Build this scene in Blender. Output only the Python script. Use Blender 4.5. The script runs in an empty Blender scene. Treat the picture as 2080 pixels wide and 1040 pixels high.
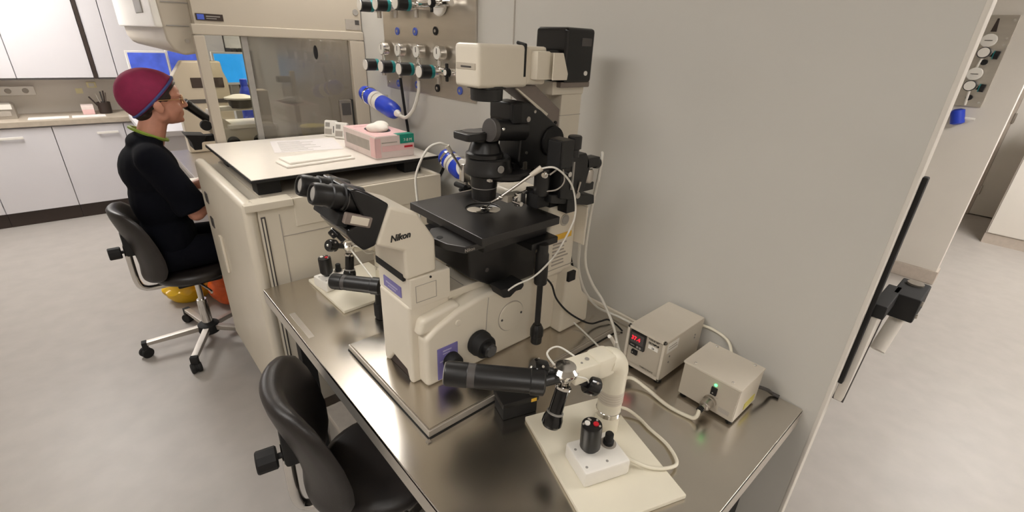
import bpy, bmesh, math, random
from mathutils import Vector, Matrix
random.seed(7)
R = math.radians
scene = bpy.context.scene
col = scene.collection

# ------------------------------------------------------------------ camera
camd = bpy.data.cameras.new('camera')
cam = bpy.data.objects.new('camera', camd)
col.objects.link(cam)
scene.camera = cam
camd.sensor_width = 36
camd.lens = 944 / 2080 * 36
camd.clip_start = 0.02
yaw, pitch, roll = R(42.53), R(24.59), R(-2.53)
fw = Vector((math.sin(yaw) * math.cos(pitch), math.cos(yaw) * math.cos(pitch), -math.sin(pitch)))
rt = Vector((math.cos(yaw), -math.sin(yaw), 0))
dn = fw.cross(rt)
c_, s_ = math.cos(roll), math.sin(roll)
r2, d2 = c_ * rt + s_ * dn, -s_ * rt + c_ * dn
cam.matrix_world = Matrix(((r2.x, -d2.x, -fw.x, 0), (r2.y, -d2.y, -fw.y, 0), (r2.z, -d2.z, -fw.z, 1.62), (0, 0, 0, 1)))

# ------------------------------------------------------------------ world, exposure
world = bpy.data.worlds.new('world')
scene.world = world
world.use_nodes = True
world.node_tree.nodes['Background'].inputs[0].default_value = (0.9, 0.95, 1, 1)
world.node_tree.nodes['Background'].inputs[1].default_value = 0.15
scene.view_settings.view_transform = 'Standard'
scene.view_settings.look = 'None'
scene.view_settings.gamma = 1
scene.view_settings.use_curve_mapping = False
scene.view_settings.exposure = 0.55
CEIL = 2.5
# ceiling light panels: (x0, x1, y0, y1, emission)
PANELS = [(0.90, 1.22, 2.0, 2.76, 11), (-0.95, -0.35, 0.4, 1.6, 7.5), (-0.8, -0.2, 4.2, 5.4, 16), (-0.9, -0.3, -1.7, -0.7, 8),
          (2.2, 3.4, -1.5, -0.9, 17), (4.9, 6.1, -0.9, -0.3, 17)]

# ------------------------------------------------------------------ materials
def lin(c):
    return tuple(((v / 255) / 12.92 if v / 255 <= 0.04045 else ((v / 255 + 0.055) / 1.055) ** 2.4) for v in c)

def mat(name, rgb, rough=0.5, metal=0.0, noise=0.06, nscale=30, bump=0.0, bscale=200, stretch=None, emit=None, estr=0, coat=0, spec=0.5, rvar=0.0):
    m = bpy.data.materials.new(name)
    m.use_nodes = True
    nt = m.node_tree
    b = nt.nodes['Principled BSDF']
    base = lin(rgb)
    b.inputs['Roughness'].default_value = rough
    b.inputs['Metallic'].default_value = metal
    b.inputs['Coat Weight'].default_value = coat
    b.inputs['Specular IOR Level'].default_value = spec
    tc = nt.nodes.new('ShaderNodeTexCoord')
    mp = nt.nodes.new('ShaderNodeMapping')
    if stretch: mp.inputs['Scale'].default_value = stretch
    nt.links.new(tc.outputs['Object'], mp.inputs[0])
    n = nt.nodes.new('ShaderNodeTexNoise')
    n.inputs['Scale'].default_value = nscale
    n.inputs['Detail'].default_value = 4
    nt.links.new(mp.outputs[0], n.inputs['Vector'])
    r = nt.nodes.new('ShaderNodeValToRGB')
    r.color_ramp.elements[0].position = 0.3
    r.color_ramp.elements[1].position = 0.7
    r.color_ramp.elements[0].color = tuple(v * (1 - noise) for v in base) + (1,)
    r.color_ramp.elements[1].color = tuple(min(1, v * (1 + noise)) for v in base) + (1,)
    nt.links.new(n.outputs['Fac'], r.inputs[0])
    nt.links.new(r.outputs[0], b.inputs['Base Color'])
    if rvar:
        mr = nt.nodes.new('ShaderNodeMapRange')
        mr.inputs['To Min'].default_value = rough - rvar
        mr.inputs['To Max'].default_value = rough + rvar
        nt.links.new(n.outputs['Fac'], mr.inputs[0])
        nt.links.new(mr.outputs[0], b.inputs['Roughness'])
    if bump:
        n2 = nt.nodes.new('ShaderNodeTexNoise')
        n2.inputs['Scale'].default_value = bscale
        nt.links.new(mp.outputs[0], n2.inputs['Vector'])
        bp = nt.nodes.new('ShaderNodeBump')
        bp.inputs['Strength'].default_value = bump
        bp.inputs['Distance'].default_value = 0.002
        nt.links.new(n2.outputs['Fac'], bp.inputs['Height'])
        nt.links.new(bp.outputs[0], b.inputs['Normal'])
    if emit:
        b.inputs['Emission Color'].default_value = lin(emit) + (1,)
        b.inputs['Emission Strength'].default_value = estr
    return m

def glass(name, tint, diffuse=0.0, gloss=1.0, drgb=(150, 148, 142)):
    m = bpy.data.materials.new(name)
    m.use_nodes = True
    nt = m.node_tree
    nt.nodes.clear()
    out = nt.nodes.new('ShaderNodeOutputMaterial')
    tr = nt.nodes.new('ShaderNodeBsdfTransparent')
    tr.inputs[0].default_value = lin(tint) + (1,)
    gl = nt.nodes.new('ShaderNodeBsdfGlossy')
    gl.inputs['Roughness'].default_value = 0.03
    df = nt.nodes.new('ShaderNodeBsdfDiffuse')
    tc = nt.nodes.new('ShaderNodeTexCoord')
    ns = nt.nodes.new('ShaderNodeTexNoise')
    ns.inputs['Scale'].default_value = 3
    nt.links.new(tc.outputs['Object'], ns.inputs['Vector'])
    rp = nt.nodes.new('ShaderNodeValToRGB')
    rp.color_ramp.elements[0].color = tuple(v * 0.85 for v in lin(drgb)) + (1,)
    rp.color_ramp.elements[1].color = lin(drgb) + (1,)
    nt.links.new(ns.outputs['Fac'], rp.inputs[0])
    nt.links.new(rp.outputs[0], df.inputs[0])
    fr = nt.nodes.new('ShaderNodeFresnel')
    fr.inputs['IOR'].default_value = 1.45
    mx = nt.nodes.new('ShaderNodeMixShader')
    mx.inputs[0].default_value = diffuse
    nt.links.new(tr.outputs[0], mx.inputs[1])
    nt.links.new(df.outputs[0], mx.inputs[2])
    mu = nt.nodes.new('ShaderNodeMath')
    mu.operation = 'MULTIPLY'
    mu.inputs[1].default_value = gloss
    nt.links.new(fr.outputs[0], mu.inputs[0])
    m2 = nt.nodes.new('ShaderNodeMixShader')
    nt.links.new(mu.outputs[0], m2.inputs[0])
    nt.links.new(mx.outputs[0], m2.inputs[1])
    nt.links.new(gl.outputs[0], m2.inputs[2])
    nt.links.new(m2.outputs[0], out.inputs[0])
    return m

M = dict(
    wall=mat('wall_panel_paint', (202, 199, 192), 0.55, noise=0.02, nscale=3, bump=0.03, bscale=60),
    wall2=mat('white_wall_paint', (220, 214, 205), 0.6, noise=0.02, nscale=4),
    ceil=mat('ceiling_paint', (205, 200, 190), 0.8, noise=0.02),
    floor=mat('speckled_vinyl', (172, 166, 160), 0.42, noise=0.05, nscale=9, bump=0.02, bscale=300),
    skirt=mat('skirting_vinyl', (190, 178, 166), 0.5),
    dark=mat('dark_toe_kick', (52, 40, 34), 0.5),
    cab=mat('white_laminate', (214, 211, 214), 0.35, noise=0.015, nscale=4),
    counter=mat('grey_worktop', (178, 166, 150), 0.4),
    steel=mat('brushed_steel', (205, 199, 190), 0.235, 1.0, noise=0.04, nscale=6),
    steelf=mat('satin_steel_fold', (205, 199, 190), 0.5, 0.8, noise=0.04, nscale=6),
    steel2=mat('brushed_steel_panel', (205, 199, 190), 0.33, 1.0, noise=0.05, nscale=4, stretch=(1, 1, 8)),
    chrome=mat('chrome', (225, 222, 218), 0.12, 1.0, noise=0.02),
    alu=mat('satin_aluminium', (190, 184, 176), 0.35, 1.0, noise=0.03),
    cream=mat('cream_enamel', (222, 213, 196), 0.38, noise=0.015, nscale=12),
    cream2=mat('ivory_enamel', (226, 219, 200), 0.4, noise=0.02, nscale=12),
    boxgrey=mat('warm_grey_enamel', (206, 197, 182), 0.42, noise=0.02, nscale=15),
    boxfront=mat('grey_front_plate', (180, 171, 156), 0.4, noise=0.02, nscale=15),
    incub=mat('ivory_sheet_metal', (214, 205, 188), 0.42, noise=0.02, nscale=5),
    hood=mat('beige_sheet_metal', (184, 174, 158), 0.45, noise=0.02, nscale=5),
    grey=mat('grey_plastic', (150, 146, 140), 0.45),
    dgrey=mat('dark_grey_plastic', (74, 70, 68), 0.45),
    brown=mat('brown_grey_metal', (128, 116, 108), 0.4, noise=0.05),
    black=mat('black_plastic', (22, 21, 21), 0.38, noise=0.15, nscale=60),
    stage=mat('black_anodised', (34, 32, 31), 0.33, noise=0.1, nscale=8, rvar=0.05),
    gloss=mat('glossy_black', (12, 12, 13), 0.18, noise=0.1),
    rubber=mat('black_rubber', (18, 17, 17), 0.7, noise=0.2),
    leather=mat('worn_black_leatherette', (32, 27, 25), 0.42, noise=0.3, nscale=14, bump=0.15, bscale=400),
    purple=mat('purple_label', (120, 112, 172), 0.45, noise=0.05),
    lilac=mat('pale_print', (176, 170, 200), 0.5),
    yellow=mat('yellow_label', (232, 184, 62), 0.5),
    oliv=mat('yellow_green_label', (214, 204, 110), 0.5),
    ink=mat('printed_ink', (70, 66, 62), 0.6),
    inkl=mat('pale_ink', (168, 160, 150), 0.6),
    blackink=mat('black_ink', (16, 16, 16), 0.5),
    white=mat('white_plastic', (234, 230, 222), 0.35, noise=0.015),
    plate=mat('white_laminate_top', (238, 230, 220), 0.3, noise=0.01),
    paper=mat('paper', (232, 226, 224), 0.8, noise=0.02),
    towel=mat('paper_towel', (240, 234, 224), 0.9, noise=0.02, bump=0.2),
    pink=mat('pink_card', (232, 192, 190), 0.5, noise=0.05, nscale=18),
    pinkw=mat('pale_pink_card', (228, 212, 206), 0.5, noise=0.04, nscale=25),
    teal=mat('teal_print', (22, 140, 118), 0.45),
    tealc=mat('teal_collar', (20, 128, 128), 0.4),
    red=mat('red_plastic', (196, 30, 44), 0.35),
    blue=mat('blue_plastic', (36, 68, 200), 0.3, noise=0.05),
    bluet=mat('blue_disc', (74, 96, 190), 0.4),
    tube=mat('silicone_tube', (226, 222, 212), 0.35, noise=0.02),
    skin=mat('skin', (196, 138, 116), 0.5, noise=0.05, nscale=25),
    maroon=mat('maroon_cotton', (132, 26, 68), 0.8, noise=0.08, nscale=30, bump=0.2, bscale=300),
    bband=mat('blue_trim_cloth', (62, 76, 130), 0.8),
    navy=mat('navy_scrubs', (8, 9, 17), 0.95, spec=0.15, noise=0.15, nscale=12, bump=0.2, bscale=250),
    hair=mat('dark_brown_hair', (38, 24, 20), 0.5, noise=0.3, nscale=90),
    lime=mat('green_lanyard', (128, 150, 50), 0.6),
    gold=mat('gold_wire', (212, 176, 130), 0.3, 1.0),
    ybag=mat('yellow_plastic_film', (226, 180, 30), 0.35, bump=0.4, bscale=40),
    obag=mat('orange_plastic_film', (222, 92, 30), 0.35, noise=0.1, bump=0.4, bscale=40),
    screen=mat('blue_screen', (40, 120, 200), 0.3, noise=0.3, nscale=6, emit=(40, 150, 225), estr=0.8),
    screen2=mat('dark_blue_screen', (60, 80, 180), 0.3, noise=0.4, nscale=9, emit=(70, 90, 175), estr=0.45),
    led=mat('green_led', (80, 200, 110), 0.3, emit=(90, 255, 130), estr=2),
    reddig=mat('red_led_digits', (220, 20, 30), 0.4, emit=(255, 20, 40), estr=2.2),
    lamp=mat('light_diffuser', (255, 250, 240), 0.5),
    frame=mat('lamp_frame', (225, 222, 215), 0.5),
    post_it=mat('pale_yellow_note', (240, 232, 190), 0.7),
    glassclear=glass('clear_glass', (238, 238, 232)),
    glassgrey=glass('reflection_grey_glass', (205, 202, 195), diffuse=0.3, gloss=1.5, drgb=(170, 164, 154)),  # tinted pane; its grey diffuse share stands in for room reflections
    glassdish=glass('dish_glass', (225, 225, 220), diffuse=0.1),
)

# ------------------------------------------------------------------ geometry helpers
class B:
    def __init__(s): s.bm = bmesh.new()
    def _merge(s, t, bev=0, seg=2):
        bmesh.ops.recalc_face_normals(t, faces=t.faces)
        if bev > 0:
            es = [e for e in t.edges if len(e.link_faces) == 2 and e.calc_face_angle(0) > R(28)]
            bmesh.ops.bevel(t, geom=es, offset=bev, segments=seg, profile=0.5, affect='EDGES', clamp_overlap=True)
        me = bpy.data.meshes.new('t'); t.to_mesh(me); t.free()
        s.bm.from_mesh(me); bpy.data.meshes.remove(me)
        return s
    def box(s, x0, x1, y0, y1, z0, z1, bev=0.0, seg=2, mx=None):
        t = bmesh.new()
        bmesh.ops.create_cube(t, size=1)
        for v in t.verts: v.co = Vector((x0 + (v.co.x + .5) * (x1 - x0), y0 + (v.co.y + .5) * (y1 - y0), z0 + (v.co.z + .5) * (z1 - z0)))
        if mx: t.transform(mx)
        return s._merge(t, bev, seg)
    def prism(s, pts, ax, a0, a1, bev=0.0, seg=2, mx=None):
        t = bmesh.new()
        f = {'x': lambda p, a: (a, p[0], p[1]), 'y': lambda p, a: (p[0], a, p[1]), 'z': lambda p, a: (p[0], p[1], a)}[ax]
        lo = [t.verts.new(f(p, a0)) for p in pts]; hi = [t.verts.new(f(p, a1)) for p in pts]
        n = len(pts)
        t.faces.new(lo); t.faces.new(hi[::-1])
        for i in range(n): t.faces.new((lo[i], lo[(i + 1) % n], hi[(i + 1) % n], hi[i]))
        if mx: t.transform(mx)
        return s._merge(t, bev, seg)
    def lathe(s, prof, o, d, seg=24):
        d = Vector(d).normalized(); o = Vector(o)
        a = d.orthogonal().normalized(); b = d.cross(a)
        t = bmesh.new(); rings = []
        for r, h in prof:
            r = max(r, 1e-5)
            rings.append([t.verts.new(o + d * h + (a * math.cos(2 * math.pi * i / seg) + b * math.sin(2 * math.pi * i / seg)) * r) for i in range(seg)])
        for p, q in zip(rings, rings[1:]):
            for i in range(seg): t.faces.new((p[i], p[(i + 1) % seg], q[(i + 1) % seg], q[i]))
        t.faces.new(rings[0][::-1]); t.faces.new(rings[-1])
        bmesh.ops.remove_doubles(t, verts=t.verts, dist=2e-5)
        return s._merge(t)
    def cyl(s, p0, p1, r0, r1=None, bev=0.0, seg=24):
        p0, p1 = Vector(p0), Vector(p1); L = (p1 - p0).length
        r1 = r0 if r1 is None else r1
        bev = min(bev, L * .45, min(r0, r1) * .9)
        if bev > 0:
            prof = [(r0 - bev, 0), (r0 - bev * .3, bev * .3), (r0, bev), (r1, L - bev), (r1 - bev * .3, L - bev * .3), (r1 - bev, L)]
        else: prof = [(r0, 0), (r1, L)]
        return s.lathe(prof, p0, p1 - p0, seg)
    def ell(s, c, r, mx=None, u=20, v=12):
        t = bmesh.new()
        bmesh.ops.create_uvsphere(t, u_segments=u, v_segments=v, radius=1)
        for w in t.verts: w.co = Vector((w.co.x * r[0], w.co.y * r[1], w.co.z * r[2]))
        if mx: t.transform(mx)
        for w in t.verts: w.co += Vector(c)
        return s._merge(t)
    def cap(s, p0, p1, r0, r1, seg=14):
        p0, p1 = Vector(p0), Vector(p1); L = (p1 - p0).length
        pr = [(r0 * math.sin(a), -r0 * math.cos(a)) for a in [k * math.pi / 12 for k in range(0, 7)]]
        pr += [(r1 * math.sin(a), L - r1 * math.cos(a)) for a in [k * math.pi / 12 for k in range(6, 13)]]
        return s.lathe(pr, p0, p1 - p0, seg)
    def tube(s, pts, r, seg=8, sub=8, closed=False):
        P = [Vector(p) for p in pts]; n = len(P); C = []
        g = (lambda i: P[i % n]) if closed else (lambda i: P[max(0, min(n - 1, i))])
        for i in range(n if closed else n - 1):
            p0, p1, p2, p3 = g(i - 1), g(i), g(i + 1), g(i + 2)
            for k in range(sub):
                t = k / sub
                C.append(0.5 * ((2 * p1) + (p2 - p0) * t + (2 * p0 - 5 * p1 + 4 * p2 - p3) * t * t + (3 * p1 - p0 - 3 * p2 + p3) * t ** 3))
        if not closed: C.append(P[-1])
        t = bmesh.new(); rings = []; m = len(C); up = None
        for i, c in enumerate(C):
            d = (C[(i + 1) % m] - C[i - 1]) if closed else (C[min(m - 1, i + 1)] - C[max(0, i - 1)])
            d.normalize()
            if up is None: up = d.orthogonal().normalized()
            up = (up - d * up.dot(d)); up = up.normalized() if up.length > 1e-6 else d.orthogonal().normalized()
            b = d.cross(up)
            rings.append([t.verts.new(c + (up * math.cos(2 * math.pi * k / seg) + b * math.sin(2 * math.pi * k / seg)) * r) for k in range(seg)])
        for i in range(m if closed else m - 1):
            p, q = rings[i], rings[(i + 1) % m]
            for k in range(seg): t.faces.new((p[k], p[(k + 1) % seg], q[(k + 1) % seg], q[k]))
        if not closed: t.faces.new(rings[0][::-1]); t.faces.new(rings[-1])
        return s._merge(t)

ORG = {}
def finish(name, me, m, parent=None, smooth=35):
    o = bpy.data.objects.new(name, me)
    col.objects.link(o)
    me.materials.append(M[m] if isinstance(m, str) else m)
    for p in me.polygons: p.use_smooth = True
    me.set_sharp_from_angle(angle=R(smooth))
    if smooth <= 40:
        wn = o.modifiers.new('weighted_normal', 'WEIGHTED_NORMAL'); wn.keep_sharp = True; wn.weight = 100
    if parent is not None:
        o.parent = parent
    return o
def part(name, b, m, parent, smooth=35):
    """a mesh built in world coordinates, hung under a thing"""
    org = ORG.get(parent.name, Vector((0, 0, 0)))
    for v in b.bm.verts: v.co -= org
    me = bpy.data.meshes.new(name)
    b.bm.to_mesh(me); b.bm.free()
    o = finish(name, me, m, parent, smooth)
    ORG[o.name] = org
    return o
def tag(o, label, cat, group=None):
    o['label'] = label; o['category'] = cat
    if group: o['group'] = group
    return o
def thing(name, label, cat, loc=(0, 0, 0), group=None):
    o = bpy.data.objects.new(name, None)
    o.empty_display_size = 0.05
    col.objects.link(o)
    o.location = loc
    ORG[o.name] = Vector(loc)
    return tag(o, label, cat, group)
def solo(name, b, m, label, cat, group=None, smooth=35):
    """a thing that is one mesh; origin at its base centre"""
    co = [v.co for v in b.bm.verts]
    org = Vector(((min(c.x for c in co) + max(c.x for c in co)) / 2, (min(c.y for c in co) + max(c.y for c in co)) / 2, min(c.z for c in co)))
    for v in b.bm.verts: v.co -= org
    me = bpy.data.meshes.new(name)
    b.bm.to_mesh(me); b.bm.free()
    o = finish(name, me, m, None, smooth)
    o.location = org
    ORG[o.name] = org
    return tag(o, label, cat, group)
def struct(name, b, m, parent=None):
    if parent is None:
        me = bpy.data.meshes.new(name)
        b.bm.to_mesh(me); b.bm.free()
        o = finish(name, me, m)
        o['kind'] = 'structure'
    else:
        o = part(name, b, m, parent)
    return o
def copy_tree(o, parent=None):
    c = o.copy(); col.objects.link(c); c.parent = parent
    for k in 'label', 'category', 'group':
        if k in o.keys(): c[k] = o[k]
    for ch in list(o.children): copy_tree(ch, c)
    return c
def text(name, s, size, pos, u, v, m, parent, shear=0.0, bold=0.0, ext=0.0003, align='LEFT', sx=1.0):
    cu = bpy.data.curves.new('t', 'FONT')
    cu.body = s; cu.size = size; cu.shear = shear; cu.offset = bold; cu.extrude = ext
    cu.align_x = align; cu.resolution_u = 3
    ob = bpy.data.objects.new('t', cu)
    col.objects.link(ob)
    bpy.context.view_layer.update()
    me = bpy.data.meshes.new_from_object(ob.evaluated_get(bpy.context.evaluated_depsgraph_get()))
    bpy.data.objects.remove(ob)
    u = Vector(u).normalized(); v = Vector(v); v = (v - u * v.dot(u)).normalized(); n = u.cross(v)
    org = ORG.get(parent.name, Vector((0, 0, 0)))
    p = Vector(pos) - org
    me.transform(Matrix(((u.x * sx, v.x, n.x, p.x), (u.y * sx, v.y, n.y, p.y), (u.z * sx, v.z, n.z, p.z), (0, 0, 0, 1))))
    me.materials.clear()
    o = bpy.data.objects.new(name, me); col.objects.link(o); o.parent = parent
    me.materials.append(M[m])
    return o
def rotm(ang, axis, c):
    c = Vector(c)
    return Matrix.Translation(c) @ Matrix.Rotation(ang, 4, axis) @ Matrix.Translation(-c)
def remesh(b, vox, it=4):
    me = bpy.data.meshes.new('t'); b.bm.to_mesh(me); b.bm.free()
    ob = bpy.data.objects.new('t', me); col.objects.link(ob)
    md = ob.modifiers.new('r', 'REMESH'); md.mode = 'VOXEL'; md.voxel_size = vox
    sm = ob.modifiers.new('s', 'SMOOTH'); sm.factor = 0.5; sm.iterations = it
    bpy.context.view_layer.update()
    r = bpy.data.meshes.new_from_object(ob.evaluated_get(bpy.context.evaluated_depsgraph_get()))
    bpy.data.objects.remove(ob); bpy.data.meshes.remove(me)
    out = B(); out.bm.from_mesh(r); bpy.data.meshes.remove(r)
    return out

# ================================================================== THE SETTING
WX = 1.25          # face of the main partition
struct('floor', B().box(-3, 9.2, -2.6, 6.4, -0.1, 0), 'floor')
struct('ceiling', B().box(-3, 9.2, -2.6, 6.4, CEIL, CEIL + 0.1), 'ceil')
w = struct('wall_right', B().box(WX, WX + 0.045, 0.146, 6.1, 0, CEIL, 0.003), 'wall')
struct('panel_seam', B().box(WX - 0.0015, WX + 0.002, 1.403, 1.409, 0.1, CEIL), 'inkl', w)
struct('end_trim', B().box(WX - 0.001, WX + 0.046, 0.138, 0.148, 0, CEIL, 0.003), 'wall2', w)
struct('rubber_seal', B().box(WX + 0.03, WX + 0.052, 0.128, 0.139, 0.86, 1.4, 0.003), 'rubber', w)
struct('wall_back', B().box(-3, 1.295, 6.1, 6.3, 0, CEIL), 'wall2')
struct('wall_left', B().box(-3.0, -2.9, -2.6, 6.4, 0, CEIL), 'wall2')
struct('wall_front', B().box(-3, 9.2, -2.6, -2.5, 0, CEIL), 'wall2')
# corridor beyond the partition
w2 = struct('wall_corridor', B().box(4.75, 4.87, 0.2, 3.0, 0, CEIL, 0.006), 'wall2')
struct('skirting', B().box(4.735, 4.875, 0.188, 3.0, 0, 0.11, 0.004), 'skirt', w2)
struct('wall_corridor_side', B().box(1.295, 9.2, 2.9, 3.05, 0, CEIL), 'wall2')
wf = struct('wall_corridor_end', B().box(7.6, 7.75, -2.5, 3.0, 0, CEIL), 'wall2')
d1 = struct('door_1', B().box(7.55, 7.6, -0.55, 0.28, 0.01, 2.1, 0.005), 'wall2')
struct('door_frame', B().box(7.54, 7.6, 0.28, 0.36, 0, 2.18, 0.005).box(7.54, 7.6, -0.63, -0.55, 0, 2.18, 0.005).box(7.54, 7.6, -0.63, 0.36, 2.1, 2.18, 0.005), 'skirt', d1)
for z in (0.3, 1.1, 1.85):
    struct('hinge', B().cyl((7.535, 0.275, z - 0.05), (7.535, 0.275, z + 0.05), 0.012), 'alu', d1)
struct('baseboard_corridor', B().box(7.585, 7.6, 0.36, 2.9, 0, 0.1).box(7.585, 7.6, -2.5, -0.63, 0, 0.1), 'skirt')

# ceiling light fittings
for i, (x0, x1, y0, y1, e) in enumerate(PANELS):
    g = ['beside the gas panel wall', 'above the aisle by the desk chair', 'in front of the wall cupboards', 'at the room entrance end', 'at the start of the corridor', 'at the end of the corridor'][i]
    t = thing('ceiling_light', 'flat white ceiling light panel ' + g, 'ceiling light', ((x0 + x1) / 2, (y0 + y1) / 2, CEIL - 0.05))
    part('light_frame', B().box(x0 - .02, x1 + .02, y0 - .02, y1 + .02, CEIL - 0.03, CEIL + 0.001), 'frame', t)
    m = M['lamp'].copy(); m.name = 'light_diffuser'
    b = m.node_tree.nodes['Principled BSDF']
    b.inputs['Emission Color'].default_value = (1, 0.965, 0.925, 1)
    b.inputs['Emission Strength'].default_value = e
    part('diffuser', B().box(x0, x1, y0, y1, CEIL - 0.045, CEIL - 0.029), m, t)

# ================================================================== BACK CABINETS
CF = 5.6
edges = [-1.65, -1.17, -0.70, -0.23, 0.25, 0.73, 1.23]
hx = [(0, 0), (0, 0), (0.13, 0.27), (0.28, 0.44), (0.06, 0.18), (0.06, 0.2)]
nm = ['at the far end of the row', 'second from the far end of the row', 'under the small steel device', 'under the pen pot', 'behind the seated person', 'beside the partition wall']
for i in range(6):
    a, b_ = edges[i], edges[i + 1]
    t = thing('base_cabinet', 'white laminate base cabinet ' + nm[i], 'cabinet', ((a + b_) / 2, CF + .25, 0), 'white base cabinets under the grey worktop')
    part('carcass', B().box(a + .001, b_ - .001, CF + .02, 6.099, 0.12, 0.828), 'cab', t)
    d = part('door', B().box(a + .003, b_ - .003, CF, CF + .02, 0.125, 0.815, 0.002), 'cab', t)
    part('handle', B().box(a + hx[i][0], a + hx[i][0] + .15, CF - .022, CF - .014, 0.735, 0.755, 0.003).box(a + hx[i][0] + .01, a + hx[i][0] + .02, CF - .016, CF + .001, 0.74, 0.75).box(a + hx[i][0] + .13, a + hx[i][0] + .14, CF - .016, CF + .001, 0.74, 0.75), 'white', d)
    part('toe_kick', B().box(a + .001, b_ - .001, CF + .03, CF + .05, 0, 0.122), 'dark', t)
solo('worktop', B().box(-1.66, 1.249, CF - .02, 6.099, 0.828, 0.872, 0.004), 'counter', 'long grey worktop running along the wall cupboards', 'worktop')
ue = [-1.4, -0.84, -0.34, 0.155, 0.182, 0.325, 0.8, 1.24]
un = ['leftover', 'over the socket strip', 'wide', 'x', 'narrow', 'y', 'z']
ud = {0: 'at the far end of the row', 1: 'over the socket strip', 2: 'left of the dark upright strip', 4: 'right next to the dark upright strip', 5: 'above the blue monitors', 6: 'touching the partition wall'}
for i in range(7):
    if i == 3: continue
    a, b_ = ue[i], ue[i + 1]
    t = thing('wall_cupboard', 'white wall cupboard ' + ud[i], 'cupboard', ((a + b_) / 2, 5.95, 1.19), 'white wall cupboards above the worktop')
    part('carcass', B().box(a + .001, b_ - .001, 5.82, 6.099, 1.185, CEIL - .002), 'cab', t)
    part('door', B().box(a + .003, b_ - .003, 5.80, 5.82, 1.19, CEIL - .004, 0.002), 'cab', t)
    part('bottom_edge', B().box(a + .001, b_ - .001, 5.801, 5.84, 1.175, 1.187), 'dgrey', t)
solo('upright_strip', B().box(0.1555, 0.1815, 5.79, 6.099, 1.18, CEIL - .002), 'dark', 'dark brown upright strip between two wall cupboards', 'trim strip')
# things on the worktop and splashback
t = thing('socket_strip', 'white socket strip with four outlets on splashback', 'socket strip', (-0.5, 6.08, 1.03))
part('housing', B().box(-0.75, -0.27, 6.06, 6.101, 1.03, 1.105, 0.006), 'white', t)
for x in (-0.66, -0.55, -0.44, -0.33):
    part('outlet', B().cyl((x, 6.062, 1.068), (x, 6.056, 1.068), 0.022, 0.02), 'inkl', t)
t = thing('light_switch', 'small cream wall switch on the splashback above pen pot', 'switch', (0.13, 6.09, 1.08))
part('plate', B().box(0.09, 0.16, 6.088, 6.101, 1.08, 1.13, 0.004), 'post_it', t)
part('rocker', B().box(0.105, 0.145, 6.08, 6.09, 1.09, 1.12, 0.003), 'white', t)
solo('sticky_note', B().box(0.0, 0.05, 6.097, 6.101, 1.03, 1.075), 'post_it', 'pale yellow note stuck on the splashback', 'note')
t = thing('pen_pot', 'dark pen pot full of pens on the grey worktop', 'pen pot', (0.165, 5.88, 0.872))
part('pot', B().lathe([(0.045, 0), (0.047, 0.005), (0.05, 0.1), (0.044, 0.1), (0.04, 0.01)], (0.165, 5.88, 0.872), (0, 0, 1)), 'dark', t)
for k, (dx, dy, h, mm) in enumerate([(-0.09, 0, .15, 'dark'), (-0.035, .01, .17, 'inkl'), (0.0, 0.01, .19, 'dgrey'), (0.02, -.01, .2, 'dark'), (0.035, .01, .18, 'brown')]):
    part('pen', B().cyl((0.165 + dx * .15, 5.88 + dy, 0.885), (0.165 + dx, 5.88 + dy * 2, 0.872 + h), 0.006), mm, t)
t = thing('tissue_box', 'small pink and green box beside the pen pot', 'box', (0.04, 5.9, 0.872))
part('carton', B().box(0.0, 0.085, 5.84, 5.96, 0.872, 0.95, 0.003), 'pink', t)
part('lid_print', B().box(-0.001, 0.086, 5.839, 5.961, 0.915, 0.951, 0.003), 'pinkw', t)
t = thing('lab_timer', 'small grey steel benchtop device with pale display', 'device', (-0.47, 5.85, 0.872))
part('case', B().prism([(-0.58, 0.872), (-0.42, 0.872), (-0.42, 0.98), (-0.44, 1.0), (-0.56, 1.0), (-0.58, 0.98)], 'y', 5.78, 5.92, 0.004), 'alu', t)
part('display', B().box(-0.565, -0.435, 5.776, 5.782, 0.95, 0.99), 'white', t)
part('buttons', B().box(-0.56, -0.45, 5.776, 5.782, 0.895, 0.935, 0.002), 'inkl', t)
for k, (a, b_, l) in enumerate([(-0.36, -0.1, 'white paper sheet on worktop nearer the steel device'), (-0.08, 0.15, 'white paper sheet on worktop nearer the pen pot')]):
    solo('paper_sheet', B().box(a, b_, 5.66, 5.8, 0.872, 0.875), 'paper', l, 'paper')

# ================================================================== INCUBATOR CABINET
t = thing('incubator_cabinet', 'large ivory floor-standing cabinet with rounded front door beside steel table', 'cabinet', (0.75, 2.2, 0))
IX0, IY0, IY1, IZ = 0.375, 1.76, 2.57, 1.045
part('body', B().box(IX0, 1.15, IY0, IY1, 0.115, IZ, 0.008), 'incub', t)
d = part('front_door', B().box(0.33, IX0 + .002, IY0 - .005, IY1 + .01, 0.115, IZ + .03, 0.022, 4), 'incub', t)
for z in (0.80, 0.92):
    part('dark_button', B().box(0.326, 0.333, 2.42, 2.47, z - .025, z + .025, 0.003), 'dgrey', d)
part('door_handle', B().box(0.318, 0.331, 2.28, 2.32, 0.6, 0.78, 0.005), 'cream', d)
part('corner_bracket', B().box(0.335, 0.50, IY0 - .012, IY0 + .06, IZ - .004, IZ + .024, 0.004), 'incub', t)
part('screw', B().cyl((0.355, IY0 + .02, IZ + .022), (0.355, IY0 + .02, IZ + .029), 0.008), 'alu', t)
part('top_tray', B().box(0.42, 1.10, IY0 + .05, IY1 - .03, IZ - .002, IZ + .012, 0.004), 'hood', t)
part('raised_rim', B().box(0.50, 1.15, IY0 - .004, IY0 + .012, IZ - .09, IZ + .022, 0.004).box(1.13, 1.15, IY0, IY1, IZ - .01, IZ + .022, 0.004), 'incub', t)
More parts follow.
